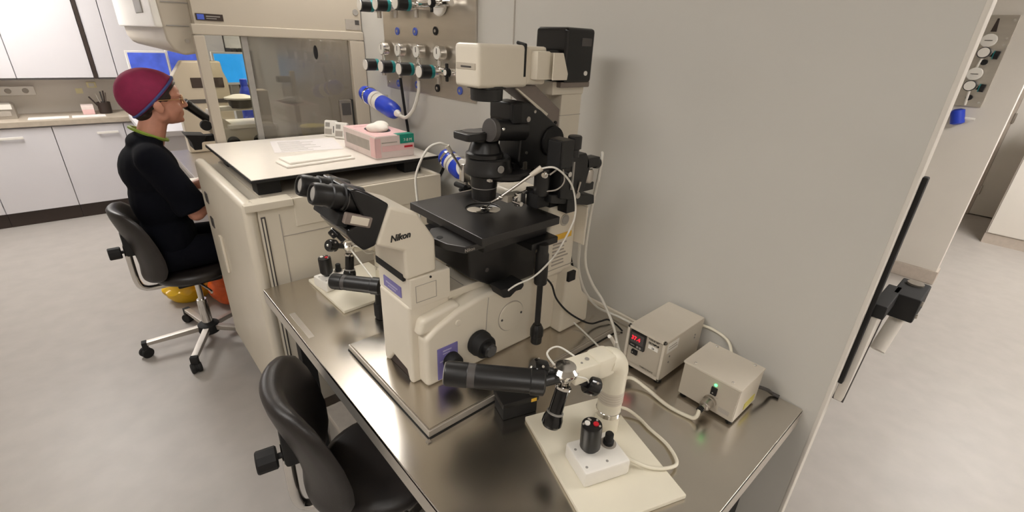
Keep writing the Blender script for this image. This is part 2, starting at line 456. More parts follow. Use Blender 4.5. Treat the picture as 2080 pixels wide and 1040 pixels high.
part('door_groove', B().box(0.383, 0.398, IY0 - .003, IY0 + .002, 0.1, IZ - .03), 'dgrey', t)
part('groove_trim', B().box(0.387, 0.393, IY0 - .006, IY0 + .001, 0.1, IZ - .035), 'incub', t)
for x in (0.445, 0.80): part('panel_seam', B().box(x, x + .003, IY0 - .0015, IY0 + .002, 0.1, IZ - .03), 'inkl', t)
part('panel_seam', B().box(0.448, 1.15, IY0 - .0015, IY0 + .002, 0.925, 0.928), 'inkl', t)
g = part('vent_plate', B().box(1.085, 1.148, IY0 - .006, IY0 + .002, 0.60, 0.72, 0.003), 'incub', t)
for k in range(7): part('slot', B().box(1.092 + k * .008, 1.095 + k * .008, IY0 - .008, IY0 - .004, 0.65, 0.70), 'dgrey', g)
for x in (0.42, 1.1):
    for y in (IY0 + .07, IY1 - .32):
        part('caster', B().cyl((x - .015, y, 0.045), (x + .015, y, 0.045), 0.045, bev=.006).box(x - .02, x + .02, y - .02, y + .02, 0.05, 0.118), 'rubber', t)

# white top board on black blocks
PZ = 1.125
t = thing('top_board', 'white laminate board with black edge resting on black blocks', 'board', (0.8, 2.25, IZ))
part('board', B().box(0.40, 1.205, 1.865, 2.62, PZ - .012, PZ, 0.002), 'plate', t)
part('edge_band', B().box(0.397, 1.208, 1.862, 2.623, PZ - .014, PZ - .0025, 0.001), 'rubber', t)
for x, y in ((0.42, 1.89), (0.44, 2.12), (0.43, 2.4), (1.04, 1.89), (1.04, 2.4)):
    part('block', B().box(x, x + .085, y, y + .075, IZ + .0115, PZ - .013, 0.004), 'rubber', t)
# paper, towel, cards, glove box on the board
t = thing('printed_sheet', 'printed paper sheet lying on the white board', 'paper', (0.78, 2.4, PZ))
mx = rotm(R(-12), 'Z', (0.78, 2.38, 0))
part('sheet', B().box(0.63, 0.93, 2.24, 2.52, PZ, PZ + .0012, mx=mx), 'paper', t)
for k in range(9):
    part('print_line', B().box(0.66, 0.66 + random.uniform(.1, .22), 2.265 + k * .026, 2.269 + k * .026, PZ + .001, PZ + .0018, mx=mx), 'inkl', t)
t = thing('paper_towel', 'folded white paper towel on the white board', 'towel', (0.7, 2.04, PZ))
mx = rotm(R(4), 'Z', (0.7, 2.04, 0))
part('lower_fold', B().box(0.555, 0.85, 1.975, 2.10, PZ, PZ + .009, 0.004, mx=mx), 'towel', t)
part('upper_fold', B().box(0.575, 0.845, 1.995, 2.115, PZ + .008, PZ + .018, 0.005, mx=mx), 'towel', t)
for k, (x, y, s, l) in enumerate([(0.965, 2.53, 1, 'small white data logger nearer the flow hood glass'), (0.985, 2.44, 1, 'small white data logger nearer the pink glove box')]):
    t = thing('data_logger', l, 'data logger', (x, y, PZ), 'two small white data loggers on the board')
    mx = rotm(R(-52), 'Z', (x, y, PZ)) @ rotm(R(-14), 'X', (x, y, PZ))
    part('case', B().box(x - .035, x + .035, y - .012, y + .012, PZ, PZ + .085, 0.008, mx=mx), 'white', t)
    part('screen', B().box(x - .025, x - .0, y - .014, y - .01, PZ + .05, PZ + .072, mx=mx), 'grey', t)
    part('label', B().box(x - .028, x + .012, y - .0135, y - .01, PZ + .012, PZ + .04, mx=mx), 'inkl', t)
    part('slot', B().box(x + .02, x + .024, y - .014, y - .01, PZ + .02, PZ + .055, mx=mx), 'dgrey', t)
t = thing('glove_box', 'pink and white cardboard glove box with tissue poking out', 'glove box', (1.02, 2.07, PZ))
GX0, GX1, GY0, GY1, GZ = 0.925, 1.115, 1.925, 2.26, PZ + .098
part('carton', B().box(GX0, GX1, GY0, GY1, PZ, GZ, 0.003), 'pinkw', t)
part('pink_top', B().box(GX0 + .004, GX1 - .004, GY0 + .004, GY1 - .004, GZ - .002, GZ + .0012), 'pink', t)
part('opening', B().ell(((GX0 + GX1) / 2, 2.09, GZ + .001), (.055, .085, .0015)), 'dgrey', t)
part('tissue', remesh(B().ell((1.01, 2.07, GZ + .012), (.05, .06, .022)).ell((1.04, 2.09, GZ + .02), (.035, .04, .02)).ell((0.985, 2.05, GZ + .015), (.03, .03, .02)), .005, 3), 'towel', t)
part('corner_fold', B().box(GX0 - .001, GX0 + .025, GY0 - .001, GY0 + .003, PZ + .006, GZ - .008).box(GX0 - .001, GX0 + .003, GY0, GY0 + .05, PZ + .006, GZ - .008), 'pink', t)
part('pink_band', B().box(GX0 + .03, GX1 + .001, GY0 - .0012, GY0 + .002, PZ + .03, PZ + .055), 'pink', t)
part('side_print', B().box(GX0 - .001, GX0 + .002, GY0 + .06, GY1 - .03, PZ + .03, PZ + .075), 'inkl', t)
part('teal_label', B().box(1.045, GX1 + .0015, GY0 - .002, GY0 + .002, GZ - .038, GZ + .001).box(1.035, GX1, GY0, GY0 + .04, GZ, GZ + .0018), 'teal', t)
part('red_stripe', B().box(1.065, 1.108, GY0 - .002, GY0 + .001, PZ + .04, PZ + .049), 'red', t)
text('label_text', '7-8 M', .018, (1.062, GY0 - .003, GZ - .029), (1, 0, 0), (0, 0, 1), 'white', t)
part('label_print', B().box(0.955, 1.03, GY0 - .0015, GY0 + .001, GZ - .031, GZ - .027), 'inkl', t)
part('carton_top_strip', B().box(GX0 + .03, GX1 - .03, GY1 - .06, GY1 - .055, GZ, GZ + .003), 'pink', t)  # thin pink strip across the carton top

# ================================================================== LAMINAR FLOW HOOD
t = thing('flow_hood', 'tall beige laminar flow hood with glazed side and sliding pane', 'flow hood', (0.85, 3.3, 0))
HY = 2.64
part('upper_housing', B().box(0.465, 1.245, HY, 4.1, 1.635, 2.08, 0.006), 'hood', t)
f = part('front_fascia', B().prism([(0.33, 2.08), (0.47, 2.08), (0.47, 1.52), (0.41, 1.51), (0.375, 1.53), (0.355, 1.57)], 'y', HY + .05, 4.35, 0.012, 3), 'hood', t)
part('fascia_cover', B().box(0.325, 0.36, HY + .055, 4.34, 1.62, 2.06, 0.01), 'white', f)
part('fascia_vent', B().box(0.32, 0.33, 2.95, 3.2, 1.68, 1.75, 0.004), 'grey', f)
part('fascia_screw', B().cyl((0.43, HY + .052, 1.57), (0.43, HY + .044, 1.57), 0.008), 'alu', f)
part('fascia_seam', B().box(0.365, 0.47, HY + .047, HY + .052, 1.628, 1.632).box(0.365, 0.47, HY + .047, HY + .052, 1.72, 1.724), 'grey', f)
part('side_pillar', B().prism([(0.448, 1.0), (0.492, 1.0), (0.492, 1.597), (0.448, 1.597)], 'y', HY - .012, HY + .03, 0.006), 'hood', t)
part('side_pillar', B().box(1.165, 1.247, HY - .012, HY + .03, 1.0, 1.597, 0.006), 'hood', t)
part('top_rail', B().box(0.448, 1.247, HY - .012, HY + .03, 1.598, 1.642, 0.006), 'hood', t)
part('bottom_rail', B().box(0.448, 1.247, HY - .005, HY + .03, 0.95, 1.01, 0.004), 'hood', t)
part('fixed_pane', B().box(0.49, 0.655, HY + .006, HY + .012, 1.01, 1.6), 'glassclear', t)
sp = part('sliding_pane', B().box(0.645, 1.167, HY + .014, HY + .02, 1.01, 1.6), 'glassgrey', t)
part('pane_rail', B().box(0.640, 0.668, HY + .002, HY + .026, 1.01, 1.6, 0.003), 'grey', t)
part('finger_grip', B().ell((0.985, HY + .012, 1.535), (.011, .004, .034)), 'rubber', sp)
c = part('control_plate', B().box(1.075, 1.145, HY - .006, HY + .016, 1.128, 1.295, 0.004), 'alu', t)
part('plate_edge', B().box(1.143, 1.152, HY - .008, HY + .016, 1.125, 1.298, 0.002), 'rubber', c)
part('dark_window', B().box(1.085, 1.135, HY - .009, HY - .004, 1.215, 1.28), 'dgrey', c)
l = part('maker_label', B().box(0.475, 0.582, HY - .003, HY + .001, 1.657, 1.684), 'dark', t)
part('label_mark', B().box(0.48, 0.507, HY - .004, HY, 1.66, 1.681), 'bluet', l)
part('label_print', B().box(0.515, 0.57, HY - .004, HY, 1.672, 1.676).box(0.515, 0.555, HY - .004, HY, 1.664, 1.667), 'grey', l)
l = part('warning_label', B().box(1.155, 1.235, HY - .003, HY + .001, 1.65, 1.70), 'inkl', t)
part('label_square', B().box(1.207, 1.23, HY - .004, HY, 1.675, 1.697), 'dgrey', l)
part('round_badge', B().cyl((1.215, HY + .001, 1.735), (1.215, HY - .003, 1.735), 0.015), 'grey', t)
part('work_surface', B().box(0.40, 1.245, HY + .03, 4.1, 0.79, 0.82, 0.004), 'steel2', t)
part('front_sill', B().prism([(0.36, 0.83), (0.46, 0.83), (0.47, 1.0), (0.41, 0.99)], 'y', 2.586, 2.610, 0.006), 'incub', t)
part('back_panel', B().box(1.225, 1.246, HY + .03, 4.1, 0.82, 1.64), 'steel2', t)
s = part('far_side_panel', B().prism([(0.50, 0.82), (0.50, 1.33), (0.57, 1.425), (0.80, 1.425), (0.805, 1.36), (0.825, 1.3), (0.825, 0.82)], 'y', 3.95, 4.05, 0.012, 3), 'hood', t)
for x in (0.60, 0.72): part('socket_cover', B().box(x, x + .075, 3.944, 3.952, 1.255, 1.32, 0.003), 'dark', s)
part('lower_trim', B().box(0.52, 0.82, 3.945, 3.952, 1.155, 1.18), 'dgrey', s)
for x in (0.86, 1.2):
    for y in (HY + .08, 4.05):
        part('leg', B().box(x - .025, x + .025, y - .025, y + .025, 0, 0.79, 0.004), 'incub', t)
part('hood_fill_light', B().box(0.6, 1.15, 2.9, 3.9, 1.61, 1.634, .004), mat('hood_fill_glow', (250, 245, 235), 0.5, emit=(255, 244, 225), estr=2.5), t)  # unseen glowing panel, added to brighten the hood interior
part('armrest', B().box(0.36, 0.47, HY + .035, 3.2, 0.812, 0.832, 0.006), 'white', t)

# stereo microscope inside the hood
t = thing('stereo_microscope', 'grey stereo microscope with black eyepieces inside the flow hood', 'microscope', (0.62, 2.97, 0.82))
part('foot', B().box(0.64, 0.86, 2.86, 3.12, 0.82, 1.0, 0.015), 'boxgrey', t)
part('lower_body', B().box(0.53, 0.80, 2.88, 3.06, 0.99, 1.15, 0.012), 'boxgrey', t)
part('shelf', B().box(0.56, 0.78, 2.86, 3.08, 1.145, 1.165, 0.004), 'white', t)
part('tube_head', B().prism([(0.47, 1.13), (0.55, 1.08), (0.60, 1.15), (0.50, 1.24)], 'y', 2.9, 3.04, 0.01), 'boxgrey', t)
for y in (2.94, 3.0):
    e = part('eyepiece', B().cyl((0.49, y, 1.185), (0.412, y, 1.265), 0.02, 0.024, .003), 'black', t)
    part('eyecup', B().cyl((0.416, y, 1.26), (0.400, y, 1.277), 0.026, 0.024, .004), 'rubber', e)
part('focus_knob', B().cyl((0.46, 2.9, 1.17), (0.46, 2.87, 1.17), 0.026, bev=.004), 'rubber', t)
part('black_bracket', B().prism([(0.36, 1.13), (0.45, 1.12), (0.44, 1.09), (0.425, 1.085), (0.42, 1.05), (0.385, 1.05), (0.38, 1.09)], 'y', 2.88, 3.0, 0.004), 'rubber', t)
part('black_bracket', B().box(0.43, 0.53, 2.93, 2.99, 1.08, 1.11), 'rubber', t)
part('rear_column', B().box(0.74, 0.80, 2.93, 3.02, 1.1, 1.33, 0.01), 'boxgrey', t)
part('lamp_arm', B().box(0.52, 0.80, 2.95, 3.0, 1.225, 1.25, 0.008), 'white', t)
part('lamp_head', B().lathe([(0.055, 0), (0.06, .03), (0.06, .045)], (0.66, 2.97, 1.24), (0, 0, 1)), 'dgrey', t)
part('lamp_cover', B().lathe([(0.075, 0), (0.075, .008), (0.03, .022), (0.0, .024)], (0.66, 2.97, 1.285), (0, 0, 1)), 'white', t)
for x in (0.57, 0.70):
    part('stage_knob', B().cyl((x, 2.885, 1.075), (x, 2.855, 1.075), 0.03, bev=.004), 'rubber', t)
t = thing('spray_bottle', 'dark blue plastic bottle standing inside the flow hood', 'bottle', (0.77, 3.3, 0.82))
part('bottle_body', B().lathe([(0.035, 0), (0.037, .01), (0.037, .42), (0.03, .47), (0.018, .5)], (0.77, 3.3, 0.82), (0, 0, 1)), 'blue', t)
part('cap', B().cyl((0.77, 3.3, 1.318), (0.77, 3.3, 1.36), 0.02, bev=.004), 'blue', t)
t = thing('yellow_bin', 'yellow plastic waste tub inside the hood behind the grey pane', 'waste tub', (0.99, 2.85, 0.82))
part('tub', B().lathe([(0.05, 0), (0.066, .3), (0.07, .31), (0.062, .31), (0.05, .02)], (0.99, 2.85, 0.82), (0, 0, 1)), 'oliv', t)
part('rim', B().lathe([(0.07, 0), (0.074, .006), (0.07, .012)], (0.99, 2.85, 1.125), (0, 0, 1)), 'oliv', t)

t = thing('clamp_stand', 'pale upright stand with two black clamps behind the grey pane', 'stand', (1.02, 3.2, 0.82))
part('post', B().box(1.01, 1.04, 3.19, 3.21, 0.82, 1.41, .003), 'grey', t)
part('clamp', B().box(0.935, 1.01, 3.18, 3.23, 1.345, 1.38, .006), 'rubber', t)
part('clamp', B().prism([(0.92, 1.235), (1.02, 1.25), (1.02, 1.205), (0.97, 1.22)], 'y', 3.17, 3.24, .004), 'rubber', t)
part('stand_base', B().box(0.92, 1.12, 3.1, 3.3, 0.82, 0.835, .003), 'grey', t)
# monitors on a side bench behind the hood
def monitor(x, y, z, w_, h_, rot, scr, label, bz):
    t = thing('monitor', label, 'monitor', (x, y, bz))
    mx = rotm(R(rot), 'Z', (x, y, z))
    part('bezel', B().box(x - w_ / 2 - .015, x + w_ / 2 + .015, y - .0, y + .035, z - h_ / 2 - .02, z + h_ / 2 + .015, .004, mx=mx), 'white', t)
    part('screen', B().box(x - w_ / 2, x + w_ / 2, y - .004, y + .002, z - h_ / 2, z + h_ / 2, mx=mx), scr, t)
    part('neck', B().box(x - .03, x + .03, y + .03, y + .05, bz + .01, z, mx=mx), 'grey', t)
    part('stand_foot', B().box(x - .1, x + .1, y - .05, y + .12, bz, bz + .015, .004, mx=mx), 'grey', t)
monitor(1.03, 4.68, 1.335, 0.24, 0.22, 0, 'screen', 'monitor with bright blue picture seen through the hood side', 0.90)
monitor(0.53, 5.3, 1.33, 0.26, 0.18, 0, 'screen2', 'monitor with dark blue desktop behind the maroon cap', 0.90)
monitor(0.84, 5.36, 1.335, 0.30, 0.20, 0, 'screen2', 'second dark blue monitor beside the hood housing', 0.90)
t = thing('side_bench', 'white side bench carrying the monitors behind the hood', 'bench', (0.8, 4.9, 0))
part('top', B().box(0.30, 1.24, 4.45, 5.5, 0.86, 0.90, .004), 'cab', t)
part('panel', B().box(0.34, 1.2, 4.5, 4.53, 0, 0.86), 'cab', t)
part('panel', B().box(0.34, 0.37, 4.55, 5.45, 0, 0.86), 'cab', t)
part('panel', B().box(1.17, 1.2, 4.55, 5.45, 0, 0.86), 'cab', t)
for k in range(3):
    solo('black_binder', B().box(1.085 + k * .05, 1.12 + k * .05, 4.86, 5.06, 0.90, 1.48, .003), 'rubber', ['black binder next to the blue picture monitor', 'middle black binder of the row of three', 'black binder against the partition wall'][k], 'binder', 'black binders on the side bench')

# ================================================================== CHAIRS
def make_chair(label):
    t = thing('lab_chair', label, 'chair', (0, 0, 0), 'black lab chairs with chrome five-star bases')
    # backrest pad, S-shaped in profile, rounded outline
    def pad(zs, w_, th, bend):
        t_ = bmesh.new(); nu, nv = 15, len(zs); F = []; K = []
        for j, (x, z, ws) in enumerate(zs):
            fr, bk = [], []
            for i in range(nu):
                u = -1 + 2 * i / (nu - 1)
                y = u * w_ * ws
                e = math.sqrt(max(0, 1 - abs(u) ** 4))
                xx = x + bend * (u * ws) ** 2
                ths = th * (0.35 + 0.65 * e) * (0.4 if j in (0, nv - 1) else (0.85 if j in (1, nv - 2) else 1))
                fr.append(t_.verts.new((xx + ths / 2, y, z))); bk.append(t_.verts.new((xx - ths / 2, y, z)))
            F.append(fr); K.append(bk)
        for j in range(nv - 1):
            for i in range(nu - 1):
                t_.faces.new((F[j][i], F[j][i + 1], F[j + 1][i + 1], F[j + 1][i]))
                t_.faces.new((K[j][i], K[j + 1][i], K[j + 1][i + 1], K[j][i + 1]))
            t_.faces.new((F[j][0], F[j + 1][0], K[j + 1][0], K[j][0]))
            t_.faces.new((F[j][-1], K[j][-1], K[j + 1][-1], F[j + 1][-1]))
        for i in range(nu - 1):
            t_.faces.new((F[0][i], K[0][i], K[0][i + 1], F[0][i + 1]))
            t_.faces.new((F[-1][i], F[-1][i + 1], K[-1][i + 1], K[-1][i]))
        bmesh.ops.subdivide_edges(t_, edges=t_.edges[:], cuts=1, use_grid_fill=True, smooth=0.6)
        bmesh.ops.smooth_vert(t_, verts=t_.verts, factor=.5, use_axis_x=True, use_axis_y=True, use_axis_z=True)
        b = B(); b._merge(t_); return b
    prof = [(-0.25, 0.845, .45), (-0.248, 0.835, .72), (-0.24, 0.80, .92), (-0.225, 0.74, 1.0), (-0.205, 0.67, 1.0), (-0.19, 0.60, .98), (-0.185, 0.54, .95), (-0.19, 0.49, .85), (-0.192, 0.47, .65), (-0.192, 0.46, .4)]
    part('backrest', pad(prof, 0.182, 0.055, 0.07), 'leather', t, 60)
    seat = B().lathe([(0.0, 0.425), (0.13, 0.425), (0.172, 0.437), (0.184, 0.46), (0.18, 0.478), (0.155, 0.490), (0.08, 0.486), (0, 0.484)], (0.0, 0, 0), (0, 0, 1), 36)
    part('seat', seat, 'leather', t, 60)
    part('back_bracket', B().box(-0.25, -0.205, -0.035, 0.035, 0.60, 0.72, .01), 'rubber', t)
    part('back_bar', B().tube([(-0.238, 0, 0.66), (-0.242, 0, 0.55), (-0.24, 0, 0.45), (-0.218, 0, 0.41), (-0.16, 0, 0.40), (-0.02, 0, 0.405)], 0.015, 10), 'chrome', t, 60)
    k = part('knob_stem', B().cyl((-0.24, 0, 0.62), (-0.268, 0, 0.62), 0.008), 'rubber', t)
    part('adjuster_knob', B().lathe([(0.026, 0), (0.03, .004), (0.03, .046), (0.027, .05)], (-0.263, 0, 0.62), (-1, 0, 0), 10), 'rubber', k)
    part('seat_plate', B().box(-0.09, 0.11, -0.09, 0.09, 0.395, 0.428, .006), 'rubber', t)
    part('lever', B().tube([(0.0, -0.08, 0.405), (0.03, -0.2, 0.40), (0.03, -0.23, 0.40)], 0.006), 'alu', t)
    part('gas_lift', B().cyl((0, 0, 0.25), (0, 0, 0.40), 0.014), 'chrome', t)
    part('column', B().cyl((0, 0, 0.08), (0, 0, 0.27), 0.026, 0.025, .003), 'chrome', t)
    part('hub', B().lathe([(0.05, 0.06), (0.055, .075), (0.052, .11), (0.03, .125)], (0, 0, 0), (0, 0, 1)), 'rubber', t)
    for i in range(5):
        a = R(174 + 72 * i); dx, dy = math.cos(a), math.sin(a)
        m_ = Matrix.Rotation(a, 4, 'Z')
        l = part('base_leg', B().prism([(0.03, 0.078), (0.03, 0.108), (0.30, 0.092), (0.305, 0.072)], 'y', -0.016, 0.016, .003, mx=m_), 'alu', t)
        part('leg_cap', B().box(0.285, 0.31, -0.018, 0.018, 0.05, 0.095, .004, mx=m_), 'rubber', l)
        q = Matrix.Rotation(a + 0.6, 4, 'Z')
        cx, cy = dx * .30, dy * .30
        ax = Vector((-math.sin(a + .5), math.cos(a + .5), 0))
        ce = Vector((cx, cy, 0.028))
        part('caster', B().cyl(ce - ax * .024, ce - ax * .004, 0.028, bev=.006, seg=18).cyl(ce + ax * .004, ce + ax * .024, 0.028, bev=.006, seg=18).cyl(ce - ax * .006, ce + ax * .006, 0.024, seg=12), 'rubber', l)
    return t
ch1 = make_chair('black lab chair on chrome star base occupied by seated person')
ch2 = copy_tree(ch1)
ch1.location = (0.235, 2.775, 0)
ch2['label'] = 'empty worn black chair pushed up to the steel table'
ch2.location = (0.415, 0.987, 0.0)
ch2.rotation_euler.z = R(-11)

# ================================================================== PERSON
PY = 2.82
def P3(x, y, z): return (x, PY + y, z)
t = thing('person', 'seated person in navy scrubs and maroon cap looking into microscope', 'person', (0.2, PY, 0.0))
b = B()
# head
b.ell(P3(0.262, 0, 1.335), (.092, .074, .1))
b.ell(P3(0.312, 0, 1.275), (.056, .058, .078))
b.ell(P3(0.335, 0, 1.34), (.036, .056, .05))
b.ell(P3(0.33, 0, 1.225), (.032, .034, .026))
b.ell(P3(0.353, 0, 1.216), (.014, .017, .014))
b.cap(P3(0.366, 0, 1.318), P3(0.384, 0, 1.283), .009, .012)
b.ell(P3(0.378, .009, 1.277), (.01, .008, .007)); b.ell(P3(0.378, -.009, 1.277), (.01, .008, .007))
b.ell(P3(0.362, 0, 1.254), (.011, .021, .007)); b.ell(P3(0.360, 0, 1.241), (.011, .019, .007))
for s in (-1, 1):
    b.ell(P3(0.342, s * .034, 1.272), (.022, .02, .026))
    b.ell(P3(0.358, s * .03, 1.332), (.012, .024, .008))
    b.ell(P3(0.275, s * .05, 1.252), (.03, .012, .035))
    # ear
    b.ell(P3(0.266, s * .081, 1.288), (.02, .010, .032), Matrix.Rotation(R(-14), 4, 'Y'))
    b.ell(P3(0.259, s * .089, 1.294), (.013, .006, .022))
    # eyeball bulge
    b.ell(P3(0.352, s * .031, 1.314), (.012, .014, .009))
# neck and upper chest
b.cap(P3(0.195, 0, 1.10), P3(0.255, 0, 1.25), .06, .053)
b.ell(P3(0.18, 0, 1.05), (.08, .15, .06))
b.ell(P3(0.165, 0, 0.88), (.09, .13, .2))
b.ell(P3(0.175, 0, 0.66), (.09, .15, .12))
for s in (-1, 1):
    sh, el, wr = P3(0.18, s * .165, 1.06), P3(0.295, s * .195, 0.80), P3(0.465, s * .115, 0.897)
    b.cap(sh, el, .047, .036); b.cap(el, wr, .038, .024)
    # hand: palm and five fingers, slightly curled
    W = Vector(wr); d = (Vector(P3(0.56, s * .085, 0.9)) - W).normalized(); sd = d.cross(Vector((0, 0, 1))).normalized()
    pal = W + d * .05
    b.ell(pal, (.045, .036, .015), Matrix.Rotation(math.atan2(d.y, d.x), 4, 'Z'))
    b.cap(W, pal, .023, .02)
    for k, (off, ln) in enumerate([(-.03, .056), (-.010, .068), (.010, .064), (.029, .05)]):
        r0 = pal + d * .035 + sd * off
        m1 = r0 + d * ln * .5 + Vector((0, 0, .004)); m2 = m1 + d * ln * .35 - Vector((0, 0, .016)); m3 = m2 + d * ln * .12 - Vector((0, 0, .016))
        b.cap(r0, m1, .009, .0085); b.cap(m1, m2, .0085, .008); b.cap(m2, m3, .008, .007)
    tb = W + d * .03 + sd * (s * .028)
    t1 = tb + d * .03 + sd * (s * .022); t2 = t1 + d * .026 + sd * (s * .004) - Vector((0, 0, .01))
    b.cap(tb, t1, .012, .0105); b.cap(t1, t2, .0105, .0085)
    # legs
    b.cap(P3(0.14, s * .085, 0.565), P3(0.52, s * .10, 0.56), .07, .052); b.cap(P3(0.52, s * .10, 0.56), P3(0.60, s * .1, 0.09), .05, .033)
    b.cap(P3(0.60, s * .1, 0.05), P3(0.73, s * .11, 0.035), .03, .025)
body = part('body', remesh(b, .0055, 3), 'skin', t, 180)
# eyes
for s in (-1, 1):
    e = part('eye', B().ell(P3(0.3585, s * .031, 1.314), (.006, .009, .0045)), 'white', t)
    part('iris', B().ell(P3(0.363, s * .031, 1.313), (.0025, .004, .004)), 'hair', e)
# scrubs
b = B()
b.ell(P3(0.18, 0, 0.66), (.12, .185, .16)); b.ell(P3(0.18, 0, 0.84), (.122, .175, .18)); b.ell(P3(0.175, 0, 0.99), (.122, .185, .14))
b.cap(P3(0.18, -.145, 1.08), P3(0.18, .145, 1.08), .062, .062)
b.ell(P3(0.185, 0, 1.125), (.074, .115, .05));
for s in (-1, 1):
    b.cap(P3(0.185, s * .16, 1.065), P3(0.272, s * .19, 0.87), .072, .07)
    b.lathe([(0.05, 0), (0.076, .005), (0.074, .06), (0.05, .065)], P3(0.29, s * .195, 0.815), (-0.36, -s * .16, 0.92), 20)
part('scrub_top', remesh(b, .009, 5), 'navy', t, 180)
b = B()
b.ell(P3(0.19, 0, 0.583), (.125, .195, .095))
for s in (-1, 1):
    b.cap(P3(0.15, s * .095, 0.575), P3(0.53, s * .105, 0.565), .09, .07); b.cap(P3(0.53, s * .105, 0.565), P3(0.60, s * .105, 0.14), .072, .06)
part('scrub_trousers', remesh(b, .01, 5), 'navy', t, 180)
for s in (-1, 1):
    part('shoe', remesh(B().cap(P3(0.59, s * .1, 0.045), P3(0.75, s * .115, 0.035), .042, .036).box(0.555, 0.785, PY + s * .108 - .04, PY + s * .108 + .04, 0.0, 0.03), .006, 3), 'rubber', t, 180)
# hair and cap: domes about the hairline plane from forehead to nape
def dome(off, sc, hgt, w_, ang_over=0.0, puff=0.0):
    d = Vector((.726, 0, .686)); n = Vector((-.686, 0, .726)); o = Vector(P3(0.278, 0, 1.308)) + n * off
    tb = bmesh.new(); seg = 32; rings = []
    for j in range(12):
        a = -ang_over + (math.pi / 2 + ang_over) * j / 11.0
        ca, sa = math.cos(a), math.sin(a)
        ring = []
        for i in range(seg):
            ph = 2 * math.pi * i / seg
            wr_ = 1 + puff * math.sin(5 * ph + j) * sa
            ring.append(tb.verts.new(o + d * (.128 * sc * math.cos(ph) * ca * wr_) + Vector((0, w_ * math.sin(ph) * ca * wr_, 0)) + n * (hgt * sa) - d * (0.012 * sa)))
        rings.append(ring)
    for p_, q_ in zip(rings, rings[1:]):
        for i in range(seg): tb.faces.new((p_[i], p_[(i + 1) % seg], q_[(i + 1) % seg], q_[i]))
    tb.faces.new(rings[0][::-1])
    bmesh.ops.remove_doubles(tb, verts=tb.verts, dist=1e-4)
    r = B(); r._merge(tb); return r
part('hair', remesh(dome(-.002, .95, .13, .080).ell(P3(0.215, 0, 1.262), (.05, .06, .05)).ell(P3(0.298, -.06, 1.33), (.03, .015, .024)).ell(P3(0.298, .06, 1.33), (.03, .015, .024)), .006, 3), 'hair', t, 180)
c = part('surgical_cap', dome(.027, .98, .135, .092, .1, .012), 'maroon', t, 180)
d_ = Vector((.726, 0, .686)); n_ = Vector((-.686, 0, .726)); o_ = Vector(P3(0.278, 0, 1.308)) + n_ * .022
part('cap_band', B().tube([o_ + d_ * .1255 * math.cos(a) + Vector((0, .0925 * math.sin(a), 0)) for a in [2 * math.pi * k / 20 for k in range(20)]], .006, 6, 3, True), 'bband', c)
g = part('glasses', B().tube([P3(0.372, .056 * math.cos(a) * .45 + .033, 1.312 + .021 * math.sin(a)) for a in [2 * math.pi * k / 12 for k in range(12)]], .0016, 6, 3, True)
         .tube([P3(0.372, .056 * math.cos(a) * .45 - .033, 1.312 + .021 * math.sin(a)) for a in [2 * math.pi * k / 12 for k in range(12)]], .0016, 6, 3, True)
         .tube([P3(0.374, -.01, 1.318), P3(0.377, 0, 1.321), P3(0.374, .01, 1.318)], .0016, 6, 3)
         .tube([P3(0.371, -.058, 1.317), P3(0.35, -.071, 1.317), P3(0.27, -.081, 1.316)], .002, 6, 4).tube([P3(0.371, .058, 1.317), P3(0.35, .071, 1.317), P3(0.27, .081, 1.316)], .002, 6, 4), 'gold', t)
part('lanyard', B().tube([P3(0.21 + .066 * math.cos(a), .070 * math.sin(a), 1.16 - .035 * math.cos(a)) for a in [2 * math.pi * k / 16 for k in range(16)]], .008, 6, 3, True), 'lime', t)
# bags on the floor
b = B()
pts = []
for j, (r_, z) in enumerate([(0.10, 0.0), (0.13, 0.02), (0.15, 0.06), (0.155, 0.085), (0.13, 0.10), (0.10, 0.20), (0.095, 0.28)]):
    pts.append((r_, z))
tb = bmesh.new(); rings = []
for j, (r_, z) in enumerate(pts):
    rings.append([tb.verts.new((0.235 + (r_ * .85 + (.012 * math.sin(9 * a) if j in (2, 3) else .003 * math.sin(5 * a))) * math.cos(a), 3.40 + r_ * .85 * math.sin(a), z + (.012 * math.cos(9 * a) if j == 3 else 0))) for a in [2 * math.pi * k / 54 for k in range(54)]])
for p_, q_ in zip(rings, rings[1:]):
    for i in range(54): tb.faces.new((p_[i], p_[(i + 1) % 54], q_[(i + 1) % 54], q_[i]))
tb.faces.new(rings[0][::-1]); tb.faces.new(rings[-1])
b._merge(tb)
solo('waste_bag', b, 'ybag', 'yellow plastic waste bag on the floor under the occupied chair', 'waste bag')
solo('carrier_bag', remesh(B().ell((0.425, 3.2, 0.105), (.11, .12, .105)).ell((0.42, 3.18, 0.2), (.085, .1, .1)).ell((0.41, 3.22, 0.31), (.06, .07, .06)).ell((0.44, 3.16, 0.06), (.1, .1, .06)), .008, 3), 'obag', 'orange plastic bag on the floor behind the chair column', 'bag', smooth=180)

